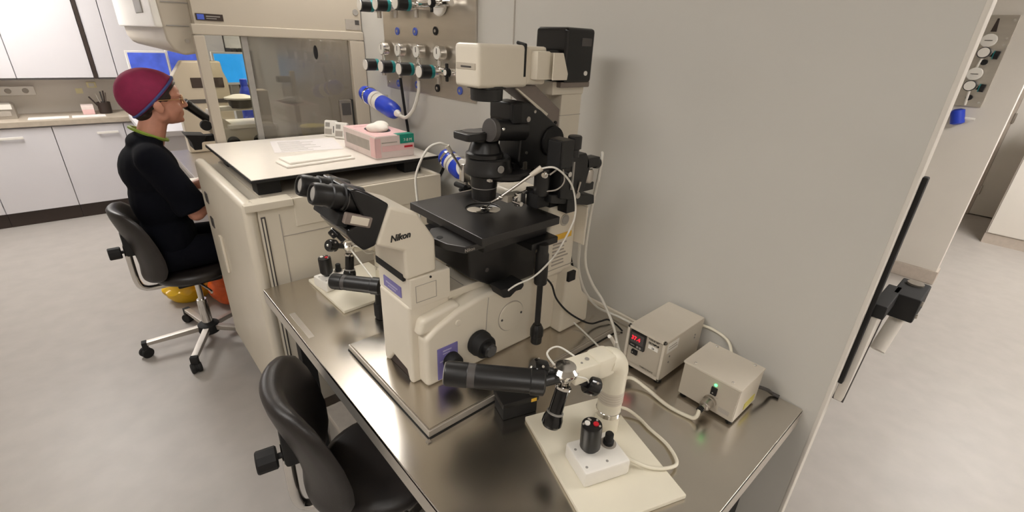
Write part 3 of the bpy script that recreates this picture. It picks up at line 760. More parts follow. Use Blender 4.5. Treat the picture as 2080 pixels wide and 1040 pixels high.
# ================================================================== GAS PANEL ON THE PARTITION
t = thing('gas_manifold', 'tall brushed steel gas supply panel fixed to the partition wall', 'gas panel', (WX, 2.0, 1.39))
part('plate', B().box(WX - .012, WX, 1.62, 2.38, 1.385, 2.1, .002), 'steel2', t)
for y, z, m_ in [(2.24, 1.65, 'bluet'), (2.075, 1.65, 'bluet'), (1.905, 1.655, 'rubber'), (2.255, 1.412, 'bluet'), (2.075, 1.42, 'bluet'), (1.90, 1.42, 'rubber'), (1.725, 1.425, 'bluet')]:
    d = part('marker_disc', B().cyl((WX - .012, y, z), (WX - .016, y, z), 0.017), m_, t)
    part('disc_mark', B().cyl((WX - .016, y, z), (WX - .0175, y, z), 0.006), 'inkl', d)
for y, z in ((2.35, 1.41), (1.65, 1.41)): part('screw', B().cyl((WX - .011, y, z), (WX - .017, y, z), 0.007), 'chrome', t)
part('cross_pipe', B().cyl((WX - .055, 1.72, 1.755), (WX - .055, 2.3, 1.755), 0.012), 'chrome', t)
part('cross_pipe', B().cyl((WX - .055, 1.68, 1.50), (WX - .055, 2.3, 1.50), 0.012), 'chrome', t)
part('flange', B().cyl((WX - .012, 1.86, 1.765), (WX - .03, 1.86, 1.765), 0.055, bev=.008), 'white', t)
def regulator(y, z, label, gauge=True):
    t = thing('gas_regulator', label, 'regulator', (WX - .012, y, z - .03), 'gas regulators on the steel panel')
    part('valve_body', B().cyl((WX - .012, y, z), (WX - .07, y, z), 0.018).cyl((WX - .06, y, z), (WX - .085, y, z), 0.026, bev=.003), 'chrome', t)
    part('collar', B().cyl((WX - .083, y, z), (WX - .10, y, z), 0.0275, bev=.002), 'tealc', t)
    k = part('hand_knob', B().lathe([(0.0265, 0), (0.028, .004), (0.028, .046), (0.025, .05)], (WX - .098, y, z), (-1, 0, 0), 20), 'black', t)
    part('knob_face', B().cyl((WX - .147, y, z), (WX - .151, y, z), 0.0235), 'white', k)
    if gauge:
        part('gauge_stem', B().cyl((WX - .045, y, z + .01), (WX - .045, y, z + .05), 0.009), 'chrome', t)
        g_ = part('gauge', B().cyl((WX - .025, y, z + .073), (WX - .058, y, z + .073), 0.03, bev=.004), 'chrome', t)
        part('gauge_face', B().cyl((WX - .057, y, z + .073), (WX - .0595, y, z + .073), 0.025), 'white', g_)
        part('needle', B().box(WX - .0605, WX - .059, y - .002, y + .002, z + .07, z + .092), 'ink', g_)
    part('outlet', B().cyl((WX - .05, y, z - .012), (WX - .05, y, z - .05), 0.011), 'alu', t)
for y, l in ((2.33, 'next to the flow hood'), (2.17, 'above the black hose'), (2.0, 'feeding the white hose'), (1.83, 'closest to the microscope lamp')):
    regulator(y, 1.495, 'lower gas regulator with black knob and gauge ' + l)
for y, l in ((2.34, 'next to the flow hood'), (2.18, 'in the middle of its row'), (2.0, 'beside the white flange')):
    regulator(y, 1.755, 'upper gas regulator with black knob ' + l)
for y, z, l in ((1.80, 1.755, 'small shut-off valve on white flange of upper gas pipe'), (1.70, 1.50, 'small shut-off valve at end of lower gas pipe')):
    t = thing('shutoff_valve', l, 'valve', (WX - .055, y, z - .03))
    part('valve_body', B().cyl((WX - .055, y + .03, z), (WX - .055, y - .02, z), 0.016).cyl((WX - .055, y, z), (WX - .09, y, z), 0.01), 'chrome', t)
    part('grip', B().cyl((WX - .085, y, z), (WX - .105, y, z), 0.017, bev=.003).box(WX - .1, WX - .092, y - .008, y + .008, z - .035, z + .035, .003), 'rubber', t)
    part('grip_face', B().cyl((WX - .104, y, z), (WX - .107, y, z), 0.011), 'white', t)
def gas_filter(p0, p1, r_, label):
    p0, p1 = Vector(p0), Vector(p1); d = (p1 - p0).normalized()
    t = thing('inline_filter', label, 'filter', tuple((p0 + p1) / 2 - Vector((0, 0, r_))), 'blue inline gas filters')
    L = (p1 - p0).length
    part('capsule', B().lathe([(r_ * .4, 0), (r_ * .85, L * .06), (r_, L * .16), (r_, L * .84), (r_ * .85, L * .94), (r_ * .4, L)], p0, d), 'blue', t)
    part('paper_label', B().lathe([(r_ * 1.01, 0), (r_ * 1.015, .002), (r_ * 1.015, L * .2), (r_ * 1.01, L * .2 + .002)], p0 + d * L * .38, d), 'white', t)
    part('label_print', B().lathe([(r_ * 1.017, 0), (r_ * 1.02, .001), (r_ * 1.02, .007), (r_ * 1.017, .008)], p0 + d * L * .46, d), 'inkl', t)
    part('nozzle', B().lathe([(r_ * .42, 0), (r_ * .36, .012), (r_ * .2, .03)], p1, d), 'white', t)
    part('wall_clip', B().lathe([(r_ * 1.03, 0), (r_ * 1.08, .002), (r_ * 1.08, .012), (r_ * 1.03, .014)], p0 + d * L * .2, d).box((p0.x + p1.x) / 2, WX, (p0 + d * L * .25).y - .008, (p0 + d * L * .25).y + .008, (p0 + d * L * .25).z - .006, (p0 + d * L * .25).z + .006), 'chrome', t)
gas_filter((1.155, 2.50, 1.352), (1.155, 2.14, 1.285), 0.042, 'blue inline gas filter clipped to wall under the gas panel')
gas_filter((1.17, 1.76, 1.15), (1.17, 1.60, 1.10), 0.042, 'blue inline gas filter half hidden behind the condenser')
solo('white_hose', B().tube([(1.20, 2.0, 1.45), (1.198, 2.0, 1.40), (1.18, 2.02, 1.32), (1.16, 2.06, 1.275), (1.155, 2.11, 1.277)], .008), 'tube', 'white gas hose curving from regulator to blue filter', 'hose', smooth=60)
solo('black_hose', B().tube([(1.20, 2.17, 1.45), (1.215, 2.17, 1.3), (1.228, 2.16, 1.15), (1.228, 2.14, 1.03), (1.225, 1.98, 0.94), (1.20, 1.82, 1.06), (1.172, 1.764, 1.146)], .007), 'rubber', 'black gas hose hanging down the wall behind glove box', 'hose', smooth=60)
t = thing('wall_socket_box', 'small beige box on the wall behind the glove box', 'socket', (1.23, 2.45, 1.12))
part('case', B().box(1.215, WX, 2.36, 2.46, 1.10, 1.165, .005), 'boxgrey', t)
part('cover', B().box(1.2105, 1.217, 2.37, 2.45, 1.11, 1.155, .002), 'hood', t)

# ================================================================== STEEL TABLE
TZ = 0.76
t = thing('steel_table', 'long brushed steel table with folded edge along the wall', 'table', (0.79, 0.95, 0))
part('table_top', B().box(0.335, 1.246, 0.18, 1.71, TZ - .012, TZ, .002), 'steel', t)
part('front_fold', B().box(0.335, 0.339, 0.18, 1.71, TZ - .055, TZ - .003, .001), 'steelf', t)
part('end_fold', B().box(0.335, 1.246, 0.18, 0.184, TZ - .055, TZ - .003, .001), 'steelf', t)
part('end_fold', B().box(0.335, 1.246, 1.706, 1.71, TZ - .055, TZ - .003, .001), 'steelf', t)
part('rear_upstand', B().box(1.236, 1.247, 0.62, 1.71, TZ - .001, TZ + .012, .002), 'cream', t)
for x in (0.42, 1.19):
    for y in (0.27, 1.62):
        part('leg', B().box(x - .025, x + .025, y - .025, y + .025, 0, TZ - .01, .003), 'rubber', t)
part('back_panel', B().box(1.19, 1.20, 0.29, 1.6, 0.1, TZ - .012), 'rubber', t)
part('end_panel', B().box(0.45, 1.2, 0.24, 0.26, 0.05, TZ - .012), 'rubber', t)
part('tape_mark', B().box(0.352, 0.37, 1.3, 1.48, TZ - .0005, TZ + .0006), 'alu', t)
t = thing('drawer_unit', 'dark drawer unit standing under the steel table', 'drawer unit', (0.85, 1.35, 0))
part('case', B().box(0.60, 1.15, 1.15, 1.6, 0.03, 0.66, .004), 'black', t)
for k in range(3):
    d = part('drawer', B().box(0.585, 0.602, 1.16, 1.59, 0.05 + k * .2, 0.24 + k * .2, .003), 'black', t)
    part('handle', B().box(0.572, 0.586, 1.3, 1.45, 0.19 + k * .2, 0.205 + k * .2, .003), 'dgrey', d)
t = thing('storage_box', 'plain grey lidded box on the floor under the table', 'box', (.505, 1.5, 0))
part('body', B().box(0.445, 0.565, 1.405, 1.58, 0.0, 0.2, .006), 'grey', t)
part('lid', B().box(0.44, 0.57, 1.40, 1.585, 0.195, 0.225, .006), 'inkl', t)
# vibration plate
PZT = 0.784
t = thing('vibration_plate', 'steel base slab under the big inverted microscope', 'base plate', (0.79, 0.95, TZ))
part('slab', B().box(0.425, 1.14, 0.725, 1.165, TZ + .001, PZT, .004), 'steel', t)
part('slab_rim', B().box(0.4225, 1.1425, 0.7225, 1.1675, TZ + .003, PZT - .0035, .001), 'steelf', t)
part('dark_gap_ring', B().box(0.4205, 1.1445, 0.7205, 1.1695, TZ - .0005, TZ + .0025), 'rubber', t)  # black ring painted in for the dark gap around the slab
part('corner_clip', B().box(0.411, 0.422, 0.709, 0.72, TZ - .0005, TZ + .003, .001), 'alu', t)
part('corner_clip', B().box(1.143, 1.154, 0.709, 0.72, TZ - .0005, TZ + .003, .001), 'alu', t)

# ================================================================== INVERTED MICROSCOPE
YC = 0.965
Z0 = PZT
mic = thing('inverted_microscope', 'big cream inverted microscope with black eyepieces and black stage', 'microscope', (0.78, YC, Z0))
t = mic
bd = part('body', B().prism([(.50, Z0), (.99, Z0), (.99, .985), (.735, 1.003), (.67, 1.0), (.60, .985), (.535, .958), (.50, .935)], 'y', .85, 1.08, .012, 3), 'cream', t)
fc = part('front_column', B().prism([(.888, Z0), (.908, Z0), (.918, Z0 + .03), (.99, Z0 + .04), (1.022, Z0), (1.042, Z0), (1.042, 1.02), (.888, 1.02)], 'x', .478, .60, .008, 3), 'cream', t)
part('notch_lining', B().box(.486, .60, .90, 1.03, Z0 + .001, Z0 + .045), 'dark', fc)
part('shoulder', B().prism([(.488, .94), (.62, .94), (.62, .995), (.595, 1.0), (.50, .985)], 'y', .862, 1.068, .012, 3), 'cream', t)
tw = part('tube_base', B().box(.482, .600, .882, 1.048, 1.012, 1.098, .006), 'cream', t)
pl = part('purple_label', B().box(.4795, .4835, .925, 1.015, 1.03, 1.06, .001), 'purple', tw)
part('label_print', B().box(.4788, .480, .94, 1.0, 1.046, 1.05).box(.4788, .480, .95, .99, 1.038, 1.041), 'lilac', pl)
part('panel_line', B().box(.497, .555, .8805, .8825, 1.03, 1.031).box(.497, .498, .8805, .8825, 1.03, 1.075).box(.555, .556, .8805, .8825, 1.03, 1.075).box(.497, .556, .8805, .8825, 1.075, 1.076), 'inkl', tw)
part('set_screw', B().cyl((.54, .883, 1.090), (.54, .880, 1.090), .003), 'rubber', tw)
part('slider_slot', B().box(.474, .49, .90, 1.04, 1.088, 1.108, .002), 'rubber', t)
hd = part('eyepiece_head', B().prism([(.446, 1.289), (.408, 1.204), (.474, 1.173), (.476, 1.096), (.562, 1.10), (.56, 1.185), (.515, 1.259)], 'y', .885, 1.045, .008, 3), 'cream', t)
text('maker_name', 'Nikon', .0215, (.4415, .8843, 1.205), (1, 0, .03), (0, 0, 1), 'blackink', hd, shear=.25, bold=.0006, ext=.0006, sx=.94)
bb = part('binocular_body', B().prism([(.449, 1.291), (.41, 1.203), (.383, 1.197), (.364, 1.218), (.348, 1.244), (.351, 1.254), (.388, 1.268), (.382, 1.285), (.374, 1.305), (.366, 1.337), (.38, 1.336), (.403, 1.324), (.428, 1.307)], 'y', .89, 1.04, .006, 3), 'gloss', t)
pw = part('prism_window', B().box(.345, .405, .885, .90, 1.258, 1.282, .003, mx=rotm(R(22), 'Y', (.375, .89, 1.27))), 'brown', bb)
part('window_plate', B().box(.357, .397, .8835, .886, 1.262, 1.279, .002, mx=rotm(R(22), 'Y', (.375, .89, 1.27))), 'cream', pw)
part('width_scale', B().box(.335, .36, .90, 1.03, 1.258, 1.285, .004, mx=rotm(R(22), 'Y', (.347, .96, 1.27))), 'rubber', bb)
for y in (.928, 1.0):
    a = Vector((.40, y, 1.300)); d = Vector((-.93, 0, .30)).normalized()
    e = part('eyepiece', B().lathe([(.028, 0), (.029, .015), (.029, .042), (.025, .044), (.025, .05), (.026, .052), (.026, .066), (.023, .068), (.0225, .078), (.0235, .08), (.0235, .098), (.021, .104), (.017, .104), (.0165, .098), (.003, .097)], a, d, 28), 'black', t)
    part('eye_lens', B().lathe([(.0163, 0), (.014, .002), (.001, .003)], a + d * .0985, d), 'grey', e)
    part('index_ring', B().lathe([(.0295, 0), (.0297, .0005), (.0297, .0015), (.0295, .002)], a + d * .036, d, 28), 'dgrey', e)
# top deck
part('top_cover', B().box(.615, .80, .90, 1.03, .985, 1.018, .006), 'cream', t)
for y in (.893, 1.03): part('cover_ridge', B().box(.60, .80, y, y + .007, 1.0, 1.022, .002), 'cream', t)
part('cover_seam', B().box(.655, .657, .90, 1.03, 1.0175, 1.019), 'inkl', t)
# side details
cp = part('side_port_cover', B().cyl((.785, .852, .90), (.785, .846, .90), .046, bev=.002, seg=40), 'cream', bd)
part('cover_seam', B().lathe([(.0462, 0), (.0478, .0), (.0478, .0015), (.0462, .0015)], (.785, .8505, .90), (0, -1, 0), 48), 'inkl', cp)
for x in (.748, .822): part('cover_screw', B().cyl((x, .847, .90), (x, .8445, .90), .0035), 'dgrey', cp)
fk = part('focus_knob', B().lathe([(.034, 0), (.037, .004), (.037, .018), (.034, .022), (.033, .040), (.030, .044)], (.664, .851, .863), (0, -1, 0), 32), 'rubber', t)
part('fine_knob', B().lathe([(.02, 0), (.02, .018), (.016, .022)], (.664, .808, .863), (0, -1, 0), 24), 'black', fk)
pp = part('port_label', B().box(.532, .596, .8475, .8515, .795, .893, .0015), 'purple', bd)
part('label_print', B().box(.548, .575, .8468, .848, .880, .884).box(.548, .57, .8468, .848, .872, .875).box(.538, .55, .8468, .848, .85, .853), 'lilac', pp)
part('selector_knob', B().lathe([(.024, 0), (.025, .004), (.023, .026), (.02, .03)], (.572, .848, .846), (0, -1, 0), 28), 'rubber', pp)
for x, z in ((.598, .95), (.952, .95)): part('round_cap', B().cyl((x, .851, z), (x, .845, z), .009, bev=.002), 'cream', bd)
part('side_seam', B().tube([(.70, .8495, .99), (.695, .8495, .93), (.69, .8495, .80)], .0012, 6), 'inkl', bd)
# rear foot and post
rf = part('rear_foot', B().prism([(.962, Z0), (1.098, Z0), (1.094, .875), (1.06, .905), (1.025, 1.0), (.975, 1.0)], 'y', .81, 1.12, .01, 3), 'cream', t)
part('power_switch', B().box(.975, 1.006, .804, .815, .967, .999, .002), 'rubber', rf)
ps = part('rear_post', B().box(.905, 1.022, .835, 1.10, .985, 1.215, .012, 3), 'cream', t)
part('port_hole', B().cyl((.965, .837, 1.162), (.965, .8325, 1.162), .018), 'alu', ps)
part('port_depth', B().cyl((.967, .833, 1.163), (.967, .8315, 1.163), .014), 'grey', ps)
part('yellow_label', B().box(.922, 1.0, .8325, .836, 1.105, 1.122), 'yellow', ps)
for k in range(7):
    part('label_text_line', B().box(.925, .925 + random.uniform(.045, .072), .8328, .8355, 1.09 - k * .011, 1.0935 - k * .011), 'inkl', ps)
part('post_seam', B().box(.906, 1.021, .8335, .836, 1.010, 1.0115), 'inkl', ps)
part('cable_bracket', B().box(1.02, 1.026, .80, .95, 1.08, 1.20, .002).box(.96, 1.075, .845, .95, 1.195, 1.205, .002).box(1.022, 1.072, .84, .846, 1.085, 1.20, .002), 'cream', t)
part('port_ring', B().cyl((1.022, .87, 1.15), (1.034, .87, 1.15), .018), 'alu', t)
pi = part('illumination_pillar', B().box(1.01, 1.095, .925, 1.005, 1.2, 1.515, .004), 'cream', t)
part('pillar_seam', B().box(1.0095, 1.0955, .9245, 1.0055, 1.438, 1.4395), 'inkl', pi)
part('pillar_head', B().box(.965, 1.095, .92, 1.01, 1.495, 1.53, .004), 'cream', t)
gs = part('gusset', B().prism([(.83, 1.522), (.91, 1.522), (1.012, 1.455), (1.012, 1.37), (.99, 1.39), (.955, 1.45)], 'y', .93, 1.0, .002), 'brown', t)
part('gusset_edge', B().prism([(.835, 1.516), (.842, 1.516), (.958, 1.447), (.95, 1.440)], 'y', .922, .93, .001), 'cream', gs)
for z in (1.42, 1.405): part('gusset_screw', B().cyl((.985 + (z - 1.4) * .5, .931, z), (.985 + (z - 1.4) * .5, .926, z), .005), 'rubber', gs)
# lamp arm
la = part('lamp_arm', B().box(.70, .86, .905, 1.0, 1.52, 1.617, .01, 3), 'cream', t)
part('arm_groove', B().box(.6985, .702, .915, .99, 1.560, 1.574, .001), 'hood', la)
part('arm_script', B().box(.6978, .699, .93, .97, 1.564, 1.568), 'ink', la)
part('filter_slot', B().box(.842, .848, .9035, .91, 1.545, 1.618), 'rubber', la)
part('slot_lever', B().cyl((.845, .905, 1.617), (.845, .935, 1.622), .004), 'rubber', la)
part('rear_arm', B().box(.855, .925, .908, .998, 1.525, 1.615, .008, 3), 'cream', t)
part('field_lens', B().lathe([(.03, 0), (.048, .0), (.049, .006), (.041, .008), (.040, .034), (.037, .036)], (.766, .955, 1.523), (0, 0, -1), 36), 'black', t)
part('arm_neck', B().box(.92, .99, .915, .99, 1.56, 1.61, .006), 'gloss', t)
hs = part('heat_sink', B().box(.868, .915, .885, .912, 1.538, 1.605, .004), 'cream', t)
for k, y in enumerate((.872, .893)):
    o_x = .022 * k
    part('fin', B().prism([(.913, 1.538), (.967 + o_x, 1.538), (.969 + o_x, 1.553), (.947 + o_x, 1.602), (.913, 1.602)], 'y', y, y + .004, .001), 'cream', hs)
lh = part('lamp_house', B().box(.985, 1.10, .90, 1.018, 1.527, 1.664, .01, 3), 'gloss', t)
part('lamp_house_foot', B().box(.98, 1.1, .905, 1.01, 1.515, 1.53, .003), 'brown', lh)
part('side_screw', B().cyl((1.07, .9015, 1.552), (1.07, .897, 1.552), .006), 'white', lh)
part('vent_grille', B().box(1.045, 1.085, .8985, .901, 1.62, 1.64, .001), 'dgrey', lh)
# condenser
AX, AY = .768, .962
part('condenser_lens', B().lathe([(.03, 0), (.033, .003), (.0345, .03), (.0345, .036), (.036, .037), (.036, .075), (.03, .08)], (AX, AY, 1.228), (0, 0, 1), 36), 'black', t)
part('lens_mark', B().lathe([(.0347, 0), (.0349, .0003), (.0349, .0016), (.0347, .002)], (AX, AY, 1.262), (0, 0, 1), 36), 'grey', t)
tu = part('condenser_turret', B().lathe([(.06, 0), (.066, .004), (.066, .014), (.062, .02), (.06, .042), (.055, .047)], (.782, AY, 1.298), (0, 0, 1), 44), 'black', t)
part('turret_disc', B().lathe([(.07, 0), (.076, .006), (.076, .014), (.07, .02)], (.828, .95, 1.287), (0, 0, 1), 44), 'black', t)
part('silver_button', B().cyl((.772, .900, 1.322), (.772, .8965, 1.322), .0095), 'grey', tu)
part('index_mark', B().box(.737, .746, .9, .912, 1.293, 1.298), 'inkl', tu)
part('upper_ring', B().lathe([(.042, 0), (.050, .003), (.050, .012), (.044, .016), (.038, .034), (.033, .042)], (AX, AY, 1.343), (0, 0, 1), 36), 'black', t)
fa = part('filter_holder', B().prism([(.69, .94), (.695, .93), (.80, .93), (.80, 1.0), (.695, 1.0), (.69, .99)], 'z', 1.393, 1.412, .004), 'black', t)
part('filter_recess', B().cyl((.735, .965, 1.4115), (.735, .965, 1.4135), .03), 'dgrey', fa)
part('filter_clip', B().tube([(.755, .925, 1.40), (.765, .922, 1.405), (.775, .922, 1.40)], .0025, 6), 'alu', fa)
part('filter_stem', B().cyl((.79, AY, 1.38), (.79, AY, 1.42), .02), 'black', t)
cm = part('condenser_mount', B().prism([(.812, 1.483), (.868, 1.483), (.92, 1.46), (1.012, 1.40), (1.024, 1.365), (1.02, 1.33), (.99, 1.312), (.87, 1.30), (.845, 1.33), (.85, 1.40), (.812, 1.44)], 'y', .912, 1.0, .006, 3), 'black', t)
part('mount_disc', B().cyl((.97, .913, 1.373), (.97, .904, 1.373), .042, bev=.003, seg=36), 'rubber', cm)
for x, z, r_ in ((.872, 1.44, .007), (.868, 1.405, .006), (.895, 1.458, .004), (.872, 1.352, .004)): part('mount_screw', B().cyl((x, .913, z), (x, .909, z), r_), 'alu', cm)
part('height_ridge', B().box(.815, .845, .905, 1.0, 1.432, 1.48, .003), 'rubber', cm)
ck = part('focus_barrel', B().cyl((.765, .925, 1.418), (.87, .925, 1.408), .026, bev=.003, seg=28), 'black', t)
part('ribbed_wheel', B().lathe([(.026, 0), (.029, .002), (.029, .016), (.026, .018)], (.768, .925, 1.418), (-1, 0, .08), 22), 'dgrey', ck)
part('wheel_screw', B().ell((.775, .897, 1.424), (.005, .004, .005)), 'chrome', ck)
part('carrier_arm', B().box(.84, 1.015, .925, 1.0, 1.285, 1.325, .006), 'black', t)
part('slider_tab', B().box(.862, .875, .908, .922, 1.298, 1.328, .002), 'alu', t)
# stage
def plate_hole(x0, x1, y0, y1, z0, z1, cx, cy, r_, n=48, cr=.02):
    tb = bmesh.new(); O = []; I = []
    for k in range(n):
        a = 2 * math.pi * k / n; dx, dy = math.cos(a), math.sin(a)
        tx = ((x1 - cx) / dx if dx > 0 else (x0 - cx) / dx) if abs(dx) > 1e-6 else 9
        ty = ((y1 - cy) / dy if dy > 0 else (y0 - cy) / dy) if abs(dy) > 1e-6 else 9
        q = min(tx, ty); O.append([cx + dx * q, cy + dy * q]); I.append((cx + dx * r_, cy + dy * r_))
    for qx in (x0, x1):
        for qy in (y0, y1):
            k = min(range(n), key=lambda i: (O[i][0] - qx) ** 2 + (O[i][1] - qy) ** 2); O[k] = [qx, qy]
    V = [[tb.verts.new((p[0], p[1], z)) for p in L] for L, z in ((O, z0), (O, z1), (I, z0), (I, z1))]
    for k in range(n):
        j = (k + 1) % n
        tb.faces.new((V[0][k], V[0][j], V[1][j], V[1][k])); tb.faces.new((V[1][k], V[1][j], V[3][j], V[3][k]))
        tb.faces.new((V[3][k], V[3][j], V[2][j], V[2][k])); tb.faces.new((V[2][k], V[2][j], V[0][j], V[0][k]))
    b = B(); b._merge(tb, .0025, 2); return b
st = part('stage_plate', plate_hole(.628, .895, .79, 1.122, 1.178, 1.2, AX, .965, .048), 'stage', t)
part('stage_insert', plate_hole(AX - .034, AX + .034, .931, .999, 1.192, 1.195, AX, .965, .016, 32).lathe([(.035, 0), (.048, 0), (.048, .004), (.046, .005), (.040, .002), (.035, .002)], (AX, .965, 1.192), (0, 0, 1), 40), 'stage', st)
part('glass_window', B().box(AX - .03, AX + .03, .94, .99, 1.195, 1.1975, .001), 'glassdish', st)
part('pale_spots', B().ell((.748, .975, 1.1965), (.022, .024, .0015)).ell((.792, .945, 1.1965), (.024, .026, .0015)), 'hood', st)  # two flat beige blobs on the stage glass
part('specimen_clip', B().ell((.768, .958, 1.203), (.014, .010, .005)).ell((.78, .948, 1.202), (.008, .007, .004)), 'chrome', st)
part('stage_wing', B().prism([(.565, .935), (.575, .86), (.60, .818), (.66, .818), (.66, .97), (.60, .97)], 'z', 1.158, 1.176, .003), 'stage', st)
wg = part('wing_hole', B().cyl((.585, .905, 1.1755), (.585, .905, 1.177), .008), 'rubber', st)
text('stage_name', 'Nikon', .012, (.597, .8172, 1.163), (1, 0, 0), (0, 0, 1), 'inkl', st, ext=.0004)
part('stage_slide', B().box(.66, .885, .825, 1.09, 1.14, 1.179, .004), 'black', t)
part('slide_plate', B().box(.80, .90, .795, .86, 1.12, 1.14, .003), 'black', t)
nb = part('nosepiece', B().prism([(.64, 1.145), (.885, 1.145), (.885, .998), (.755, .994), (.71, 1.02), (.645, 1.06)], 'y', .862, 1.075, .006), 'black', t)
part('objective', B().cyl((AX, .965, 1.10), (AX, .965, 1.188), .02, .014), 'chrome', nb)
part('screw_head', B().cyl((.70, .863, 1.07), (.70, .858, 1.07), .006), 'dgrey', nb)
part('turret_lever', B().prism([(.70, 1.035), (.745, 1.03), (.78, 1.037), (.785, 1.02), (.775, 1.01), (.755, 1.012), (.735, 1.0), (.712, 1.005)], 'y', .80, .85, .004), 'rubber', t)
hx_, hy_ = .836, .79
hn = part('stage_handle', B().cyl((hx_, hy_, .865), (hx_, hy_, 1.13), .0085, seg=18), 'black', t)
part('handle_collar', B().lathe([(.017, 0), (.0185, .003), (.0185, .09), (.015, .095), (.015, .12)], (hx_, hy_, 1.015), (0, 0, 1)), 'black', hn)
part('x_knob', B().lathe([(.014, 0), (.0165, .003), (.0165, .02), (.0145, .024)], (hx_, hy_, .817), (0, 0, 1)), 'black', hn)
part('y_knob', B().lathe([(.0165, 0), (.0195, .003), (.0195, .024), (.016, .032), (.012, .04)], (hx_, hy_, .841), (0, 0, 1)), 'black', hn)

# ================================================================== MICROMANIPULATORS
t = thing('micromanipulator', 'black three-axis micromanipulator beside the rear post of the microscope', 'micromanipulator', (.95, .80, 1.19))
part('drive_block', B().box(.872, .915, .78, .835, 1.335, 1.405, .003), 'black', t)
part('drive_cap', B().box(.868, .90, .785, .83, 1.33, 1.402, .004), 'rubber', t)
part('z_body', B().prism([(.885, 1.36), (.98, 1.362), (.995, 1.34), (1.0, 1.315), (.985, 1.26), (.95, 1.235), (.89, 1.25)], 'y', .79, .845, .004), 'black', t)
part('z_knob', B().lathe([(.014, 0), (.014, .02), (.0185, .022), (.0185, .052), (.016, .055)], (.937, .80, 1.355), (0, 0, 1)), 'black', t)
part('x_slide', B().box(.985, 1.04, .79, .825, 1.318, 1.345, .003), 'black', t)
part('x_knob', B().cyl((1.036, .806, 1.325), (1.052, .806, 1.322), .015, bev=.003), 'black', t)
part('column', B().box(.925, .965, .795, .83, 1.2, 1.27, .002), 'black', t)
part('lower_slide', B().prism([(.865, 1.262), (.91, 1.258), (1.045, 1.232), (1.05, 1.205), (1.02, 1.205), (.865, 1.24)], 'y', .80, .90, .003), 'black', t)
part('upper_slide', B().box(.985, 1.05, .81, .87, 1.245, 1.268, .002), 'black', t)
part('mount_arm', B().box(.90, 1.03, .835, .93, 1.21, 1.23, .003), 'rubber', t)
part('motor', B().cyl((.862, .835, 1.255), (.862, .835, 1.33), .022, bev=.004), 'black', t)
part('motor_foot', B().box(.84, .885, .825, .87, 1.222, 1.26, .003), 'rubber', t)
part('chrome_pin', B().cyl((.91, .79, 1.315), (.91, .782, 1.315), .007), 'chrome', t)
part('scale', B().box(.925, .931, .786, .79, 1.27, 1.345), 'grey', t)
part('lock_lever', B().cyl((.955, .79, 1.252), (.958, .785, 1.288), .003).cyl((.955, .795, 1.25), (.955, .785, 1.25), .009), 'alu', t)
part('glass_joint', B().lathe([(.010, 0), (.014, .006), (.014, .032), (.010, .038)], (1.005, .80, 1.275), (.1, 0, 1)), 'alu', t)
part('connector', B().cyl((.845, .815, 1.315), (.862, .82, 1.315), .0065).cyl((.85, .815, 1.315), (.855, .817, 1.315), .0085), 'chrome', t)
part('cream_block', B().box(.80, .86, .90, .93, 1.225, 1.245, .003), 'hood', t)
part('chrome_clamp', B().box(.80, .83, .86, .875, 1.225, 1.262, .003).cyl((.79, .865, 1.25), (.835, .865, 1.262), .005).cyl((.805, .85, 1.235), (.805, .88, 1.235), .006), 'chrome', t)
part('wire', B().tube([(.862, .81, 1.315), (.88, .80, 1.33), (.89, .79, 1.345)], .0022, 6).tube([(.885, .79, 1.34), (.893, .785, 1.30), (.885, .80, 1.275), (.86, .815, 1.27)], .002, 6), 'inkl', t)
ph = part('pipette_holder', B().cyl((.83, .822, 1.328), (.745, .878, 1.252), .0035), 'alu', t)
part('holder_grip', B().cyl((.838, .817, 1.335), (.815, .832, 1.315), .008, .006), 'boxgrey', ph)
part('holder_tip', B().ell((.752, .873, 1.258), (.006, .006, .006)).cyl((.745, .878, 1.252), (.735, .89, 1.243), .004, .003), 'chrome', ph)
part('glass_pipette', B().cyl((.736, .889, 1.244), (.757, .945, 1.204), .0016, .0008), 'glassdish', ph)
t = thing('micromanipulator', 'chrome and black micromanipulator with injection rod behind the condenser', 'micromanipulator', (.86, 1.16, 1.2))
part('clamp', B().box(.80, .85, 1.10, 1.125, 1.235, 1.29, .004).box(.83, .86, 1.09, 1.12, 1.22, 1.275, .003), 'chrome', t)
part('clamp_screw', B().cyl((.80, 1.09, 1.222), (.80, 1.14, 1.222), .008).cyl((.785, 1.10, 1.215), (.83, 1.10, 1.215), .005), 'rubber', t)
part('white_ring', B().lathe([(.022, 0), (.026, .004), (.026, .02), (.022, .024)], (.81, 1.13, 1.275), (1, 0, -.2)), 'white', t)
part('stand', B().box(.85, .885, 1.12, 1.16, 1.2, 1.30, .003), 'black', t)
ph = part('pipette_holder', B().cyl((.765, 1.12, 1.333), (.84, 1.105, 1.212), .004), 'alu', t)
part('holder_grip', B().cyl((.758, 1.122, 1.345), (.770, 1.119, 1.325), .007, .006), 'boxgrey', ph)
solo('injection_tube', B().tube([(.758, 1.122, 1.345), (.735, 1.13, 1.353), (.70, 1.14, 1.335), (.67, 1.15, 1.27), (.668, 1.15, 1.21), (.67, 1.14, 1.14)], .0035, 8), 'tube', 'thin white tube looping over the injection rod behind the stage', 'tube', smooth=60)
solo('holding_tube', B().tube([(.838, .818, 1.333), (.858, .787, 1.338), (.90, .772, 1.30), (.925, .770, 1.25), (.93, .770, 1.19), (.90, .78, 1.12), (.85, .77, 1.09), (.79, .77, 1.06), (.745, .79, 1.04), (.725, .80, 1.025)], .0026, 8), 'tube', 'thin white tube arching down in front of the black stage', 'tube', smooth=60)

